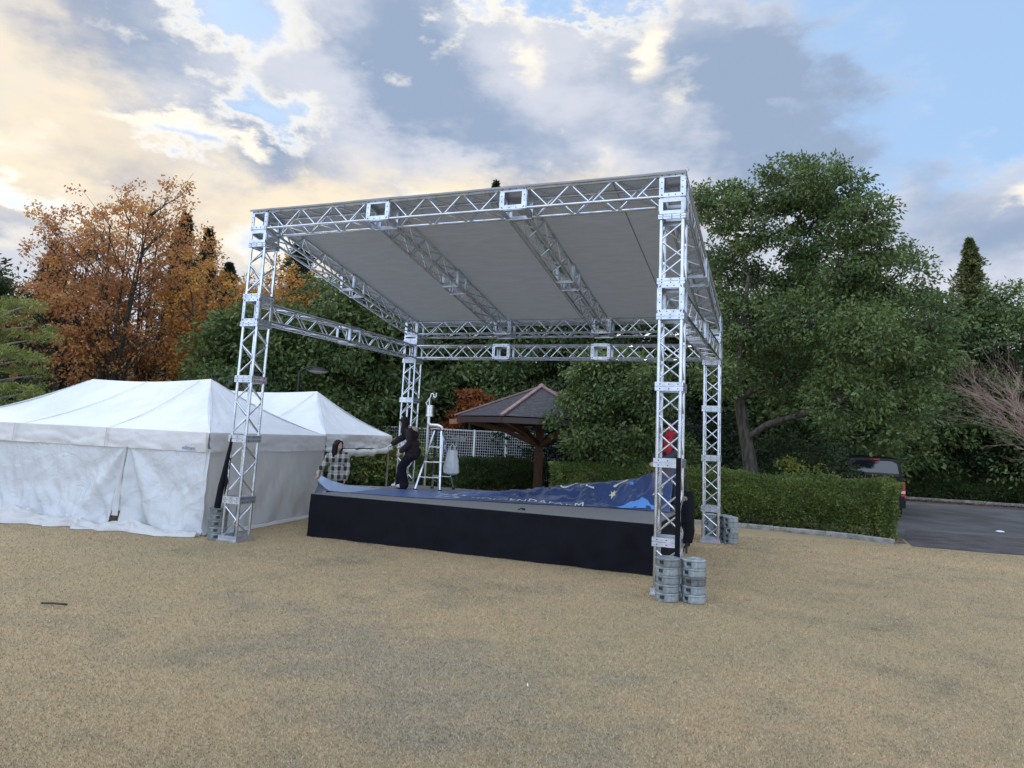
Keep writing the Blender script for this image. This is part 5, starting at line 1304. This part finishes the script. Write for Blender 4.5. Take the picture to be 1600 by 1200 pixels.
def head(b, c, fwd, up, k=1.0):
    """skull, jaw, brow, nose, lips, ears; c = centre of the head"""
    f = Vector(fwd).normalized(); u = Vector(up); u = (u-f*u.dot(f)).normalized(); s = f.cross(u); rot = Matrix((s, f, u)).transposed()
    def q(x, y, z): return c+(s*x+f*y+u*z)*k
    b.ellip(q(0,-.012,.022), (.074*k,.092*k,.092*k), rot); b.ellip(q(0,.022,-.040), (.056*k,.062*k,.070*k), rot); b.ellip(q(0,.045,-.088), (.026*k,.024*k,.020*k), rot)
    b.cap2(q(0,.078,.012), q(0,.099,-.028), .009*k, .013*k, 8); b.ellip(q(0,.078,-.056), (.024*k,.012*k,.0085*k), rot)
    for e in (-1, 1):
        b.ellip(q(e*.031,.066,.026), (.024*k,.014*k,.008*k), rot); b.ellip(q(e*.031,.071,.006), (.013*k,.010*k,.0065*k), rot); b.ellip(q(e*.074,-.005,-.010), (.008*k,.018*k,.028*k), rot); b.ellip(q(e*.036,.048,-.032), (.022*k,.022*k,.02*k), rot)
    return rot, q
def eyes(q, s, t):
    b = MB()
    for e in (-1, 1): b.ellip(q(e*.031,.0775,.006), (.009,.006,.0045), None, 10, 6); b.ellip(q(e*.031,.0765,.031), (.017,.006,.003), None, 10, 6)
    b.build('eyes', M['hair'], t)

def limb(b, pts, rs):
    for i in range(len(pts)-1): b.cap2(pts[i], pts[i+1], rs[i], rs[i+1])
def frame_at(base, face):
    """local (right, forward, up) -> world offset"""
    a = Vector((face[0], face[1], 0)).normalized(); r_ = Vector((a.y, -a.x, 0))
    def L(x, y, z): return r_*x + a*y + Vector((0,0,z))
    return L

def person(name, label, base, face, J, head_face, head_up, wear, hair_kind, hands):
    t = empty(name, base, label, 'person'); L = frame_at(base, face); P = {k: L(*v) for k, v in J.items()}
    b = MB()
    hc = P['head']; rot, q = head(b, hc, L(*head_face), L(*head_up))
    b.cap2(P['neck'], hc+(P['neck']-hc)*.35, .055, .050)
    limb(b, [P['neck'], P['chest'], P['waist'], P['hip']], [.06,.095,.085,.10])
    for s in 'LR':
        limb(b, [P['sh'+s], P['el'+s], P['wr'+s]], [.045,.036,.026]); b.cap2(P['chest']+(P['neck']-P['chest'])*.6, P['sh'+s], .06, .045)
        limb(b, [P['hp'+s], P['kn'+s], P['an'+s]], [.080,.055,.040]); b.cap2(P['hip'], P['hp'+s], .10, .08)
        d, n, curl = hands[s]; hand(b, P['wr'+s], L(*d), L(*n), .95, curl)
    remeshed(b, 'body', M['skin'], t, .0065, 3)
    eyes(q, None, t)
    # hair: cap plus long locks falling over the shoulders
    b = MB(); b.ellip(q(0,-.028,.038), (.092,.098,.088), rot); b.ellip(q(0,-.05,-.02), (.088,.078,.085), rot)
    dn = Vector((0,0,-1))
    for i in range(11):
        a_ = R(-112+22.4*i*1.0); p0 = q(math.sin(a_)*.080, -math.cos(a_)*.080-.02, .01); ln = hair_kind
        p1 = p0+dn*ln*.5+(p0-hc)*.10; p2 = p0+dn*ln*(.92+.1*math.sin(i*2.3))+(p0-hc)*.12
        limb(b, [p0, p1, p2], [.038,.036,.020])
    for e in (-1, 1): limb(b, [q(e*.03,.055,.098), q(e*.076,.040,.045), q(e*.086,.012,-.06), q(e*.085,.03,-.06)+dn*hair_kind*.45], [.016,.018,.020,.014])
    remeshed(b, 'hair', M['hair'], t, .010, 3)
    wear(t, P, L, q)
    return t
def sleeves(b, P, r, parts='LR'):
    for s in parts:
        limb(b, [P['sh'+s], P['sh'+s].lerp(P['el'+s], .55), P['el'+s], P['el'+s].lerp(P['wr'+s], .5), P['wr'+s]+(P['el'+s]-P['wr'+s])*.06], [r*1.12, r*.98, r*.98, r*.90, r*.74])
def torso(b, P, L, r=1.0, hem=.0, w=.19):
    for k, (a_, ww, dd) in enumerate(((P['chest']+(P['neck']-P['chest'])*.55, .165*r, .095*r),(P['chest'], .185*r, .135*r),(P['waist'], .180*r, .138*r),(P['hip'], .19*r, .145*r),(P['hip']+(P['hip']-P['waist'])*hem, .195*r, .145*r))):
        x = L(1,0,0); ax = (P['neck']-P['hip']).normalized(); y = ax.cross(x).normalized(); rot = Matrix((x, y, ax)).transposed()
        b.ellip(a_, (ww, dd, .13), rot)
    for s in 'LR': b.cap2(P['chest']+(P['neck']-P['chest'])*.62, P['sh'+s], .075*r, .062*r)
    b.cap2(P['neck']+(P['chest']-P['neck'])*.3, P['neck'], .075, .062)
def crumple(o, amp, sc, seed):
    me = o.data
    for v in me.vertices:
        c = v.co; v.co = c + v.normal*(amp*noise.noise(c*sc+Vector((seed,0,0))) + amp*.5*noise.noise(c*sc*2.3+Vector((0,seed,0))))
def shoe(t, p, fw, m):
    b = MB(); f = Vector(fw).normalized(); b.ellip(p+f*.075+Vector((0,0,.0)), (.045,.045,.04)); rot = Matrix((Vector((f.y,-f.x,0)), f, Vector((0,0,1)))).transposed()
    b.ellip(p+f*.05+Vector((0,0,-.025)), (.048,.135,.035), rot); b.ellip(p+f*.11+Vector((0,0,-.02)), (.046,.07,.038), rot); b.ellip(p+Vector((0,0,.01)), (.042,.055,.055), rot)
    remeshed(b, 'shoe', m, t, .007, 2)

# woman in a plaid overshirt, on the lawn beyond the deck corner
J = dict(head=(0,.03,1.61), neck=(0,0,1.46), chest=(0,-.01,1.30), waist=(0,0,1.08), hip=(0,0,.93),
         shR=(.17,-.01,1.40), elR=(.31,.02,1.14), wrR=(.36,.24,.99), shL=(-.17,-.01,1.40), elL=(-.23,-.02,1.12), wrL=(-.21,.10,.90),
         hpR=(.09,0,.88), knR=(.10,.03,.50), anR=(.11,-.01,.09), hpL=(-.09,0,.88), knL=(-.10,.03,.50), anL=(-.12,-.02,.09))
def wear1(t, P, L, q):
    b = MB(); torso(b, P, L, 1.12, 1.25); sleeves(b, P, .066); o = remeshed(b, 'overshirt', M['plaid'], t, .011, 3); crumple(o, .016, 7, 1)
    b = MB(); [limb(b, [P['neck']+L(e*.05,.05,.03), P['chest']+L(e*.03,.14,.06)], [.028,.02]) for e in (-1, 1)]; remeshed(b, 'collar', M['plaid'], t, .009, 2)
    b = MB()
    for s in 'LR': limb(b, [P['hp'+s], P['kn'+s], P['an'+s]+Vector((0,0,.02))], [.11,.085,.085])
    b.ellip(P['hip'], (.17,.12,.13)); o = remeshed(b, 'trousers', M['trousers'], t, .011, 3); crumple(o, .01, 8, 2)
    for s in 'LR': shoe(t, P['an'+s], L(0,1,0), M['shoe'])
    b = MB(); [b.tube(P['chest']+L(.008,.150,.05-.10*i), P['chest']+L(.008,.162,.05-.10*i), .009, n=8) for i in range(3)]; b.build('buttons', M['black'], t)
person('person', 'woman with long black hair in a plaid overshirt standing beyond the deck corner', (-.16,3.42,0), (.45,-.89), J, (-.80,.58,-.10), (0,0,1), wear1, .30,
       dict(R=((-.1,.9,-.45), (-.6,0,-.8), .9), L=((.1,.45,-.9), (.7,0,0), .5)))

# woman in a dark jacket leaning back on the deck, pulling the banner
J = dict(head=(.02,.08,1.40), neck=(0,-.03,1.28), chest=(0,-.10,1.13), waist=(0,-.14,.93), hip=(0,-.15,.80),
         shR=(.17,-.06,1.22), elR=(.20,.16,1.06), wrR=(.16,.34,.93), shL=(-.17,-.10,1.21), elL=(-.23,-.12,.95), wrL=(-.17,.07,.80),
         hpR=(.09,-.15,.76), knR=(.10,.08,.46), anR=(.08,.10,.09), hpL=(-.09,-.15,.76), knL=(-.10,.05,.45), anL=(-.10,-.04,.09))
def wear2(t, P, L, q):
    b = MB(); torso(b, P, L, 1.13, .5); sleeves(b, P, .070); o = remeshed(b, 'jacket', M['coat'], t, .011, 3); crumple(o, .018, 7, 4)
    b = MB(); b.ellip(P['neck']+L(0,-.09,-.015), (.13,.085,.07)); limb(b, [P['neck']+L(-.10,-.04,.01), P['neck']+L(-.08,.05,-.03)], [.035,.028]); limb(b, [P['neck']+L(.10,-.04,.01), P['neck']+L(.08,.05,-.03)], [.035,.028]); remeshed(b, 'hood', M['hood'], t, .010, 3)
    b = MB()
    for s in 'LR': limb(b, [P['hp'+s], P['kn'+s], P['an'+s]+Vector((0,0,.00))], [.115,.090,.100])
    b.ellip(P['hip'], (.18,.15,.14)); o = remeshed(b, 'trousers', M['trousers'], t, .011, 3); crumple(o, .014, 7, 5)
    for s in 'LR': shoe(t, P['an'+s], L(0,1,0), M['shoe'])
    b = MB(); hand(b, P['wrR']+L(0,-.01,0), L(-.05,.8,-.6), L(0,-.5,-.6), 1.18, .5); b.cap2(P['wrR']+L(0,-.04,.01), P['wrR'], .036, .034); remeshed(b, 'glove', M['glove'], t, .007, 2)
    b = MB(); b.ellip(P['waist']+L(.12,.20,.0), (.07,.09,.05)); b.ellip(P['waist']+L(.10,.30,-.06), (.05,.08,.03)); o = remeshed(b, 'held_cloth', M['glove'], t, .009, 2); crumple(o, .02, 12, 3)
person('person', 'woman in a dark hooded jacket and black trousers leaning back on the deck', (1.40,3.62,ZT), (-.93,-.30), J, (-.25,.85,-.50), (0,.4,1), wear2, .36,
       dict(R=((-.05,.8,-.6), (0,-.5,-.6), .5), L=((0,.5,-.85), (.8,0,0), .5)))

# third helper behind the front right tower, red scarf
J = dict(head=(.0,.03,1.55), neck=(0,0,1.41), chest=(0,-.01,1.26), waist=(0,-.01,1.06), hip=(0,-.01,.90),
         shR=(.18,-.01,1.34), elR=(.24,.10,1.08), wrR=(.20,.30,.88), shL=(-.18,-.01,1.34), elL=(-.22,.12,1.08), wrL=(-.10,.33,.92),
         hpR=(.09,0,.86), knR=(.10,.05,.48), anR=(.11,-.03,.09), hpL=(-.09,0,.86), knL=(-.10,.08,.48), anL=(-.11,.03,.09))
def wear3(t, P, L, q):
    b = MB(); torso(b, P, L, 1.18, 1.5); sleeves(b, P, .078); o = remeshed(b, 'coat', M['navy'], t, .012, 3); crumple(o, .02, 7, 7)
    b = MB(); limb(b, [P['neck']+L(-.09,.02,.01), P['neck']+L(0,.09,.0), P['neck']+L(.09,.02,.01), P['neck']+L(.04,-.09,.01), P['neck']+L(-.05,-.09,.01), P['neck']+L(-.09,.02,.01)], [.05]*6)
    limb(b, [P['neck']+L(-.05,.09,-.02), P['chest']+L(-.07,.17,-.02), P['waist']+L(-.09,.19,-.02), P['hip']+L(-.11,.18,.08)], [.055,.06,.06,.05]); limb(b, [P['neck']+L(.03,.10,-.02), P['chest']+L(.02,.18,-.04), P['waist']+L(.02,.19,.02)], [.05,.05,.045])
    o = remeshed(b, 'scarf', M['scarf'], t, .010, 2); crumple(o, .02, 11, 8)
    b = MB(); b.lathe([(.20,.86),(.215,.72),(.225,.60)], n=26, fn=lambda a_, k, r_: r_*(1+.05*math.sin(a_*6))*(1 if abs(math.cos(a_)) > .5 else .9)); o = b.build('skirt_hem', M['grey_skirt'], t, smooth=180)
    b = MB()
    for s in 'LR': limb(b, [P['hp'+s], P['kn'+s], P['an'+s]+Vector((0,0,.02))], [.10,.08,.075])
    remeshed(b, 'jeans', M['denim'], t, .011, 3)
    for s in 'LR': shoe(t, P['an'+s], L(0,1,0), M['black'])
person('person', 'helper in a dark coat and red scarf standing behind the front right tower', (7.0,3.78,ZT), (-.55,-.83), J, (-.2,.9,-.35), (0,.3,1), wear3, .20,
       dict(R=((-.3,.7,-.6), (0,-.3,-.9), .9), L=((.3,.7,-.6), (0,-.3,-.9), .9)))
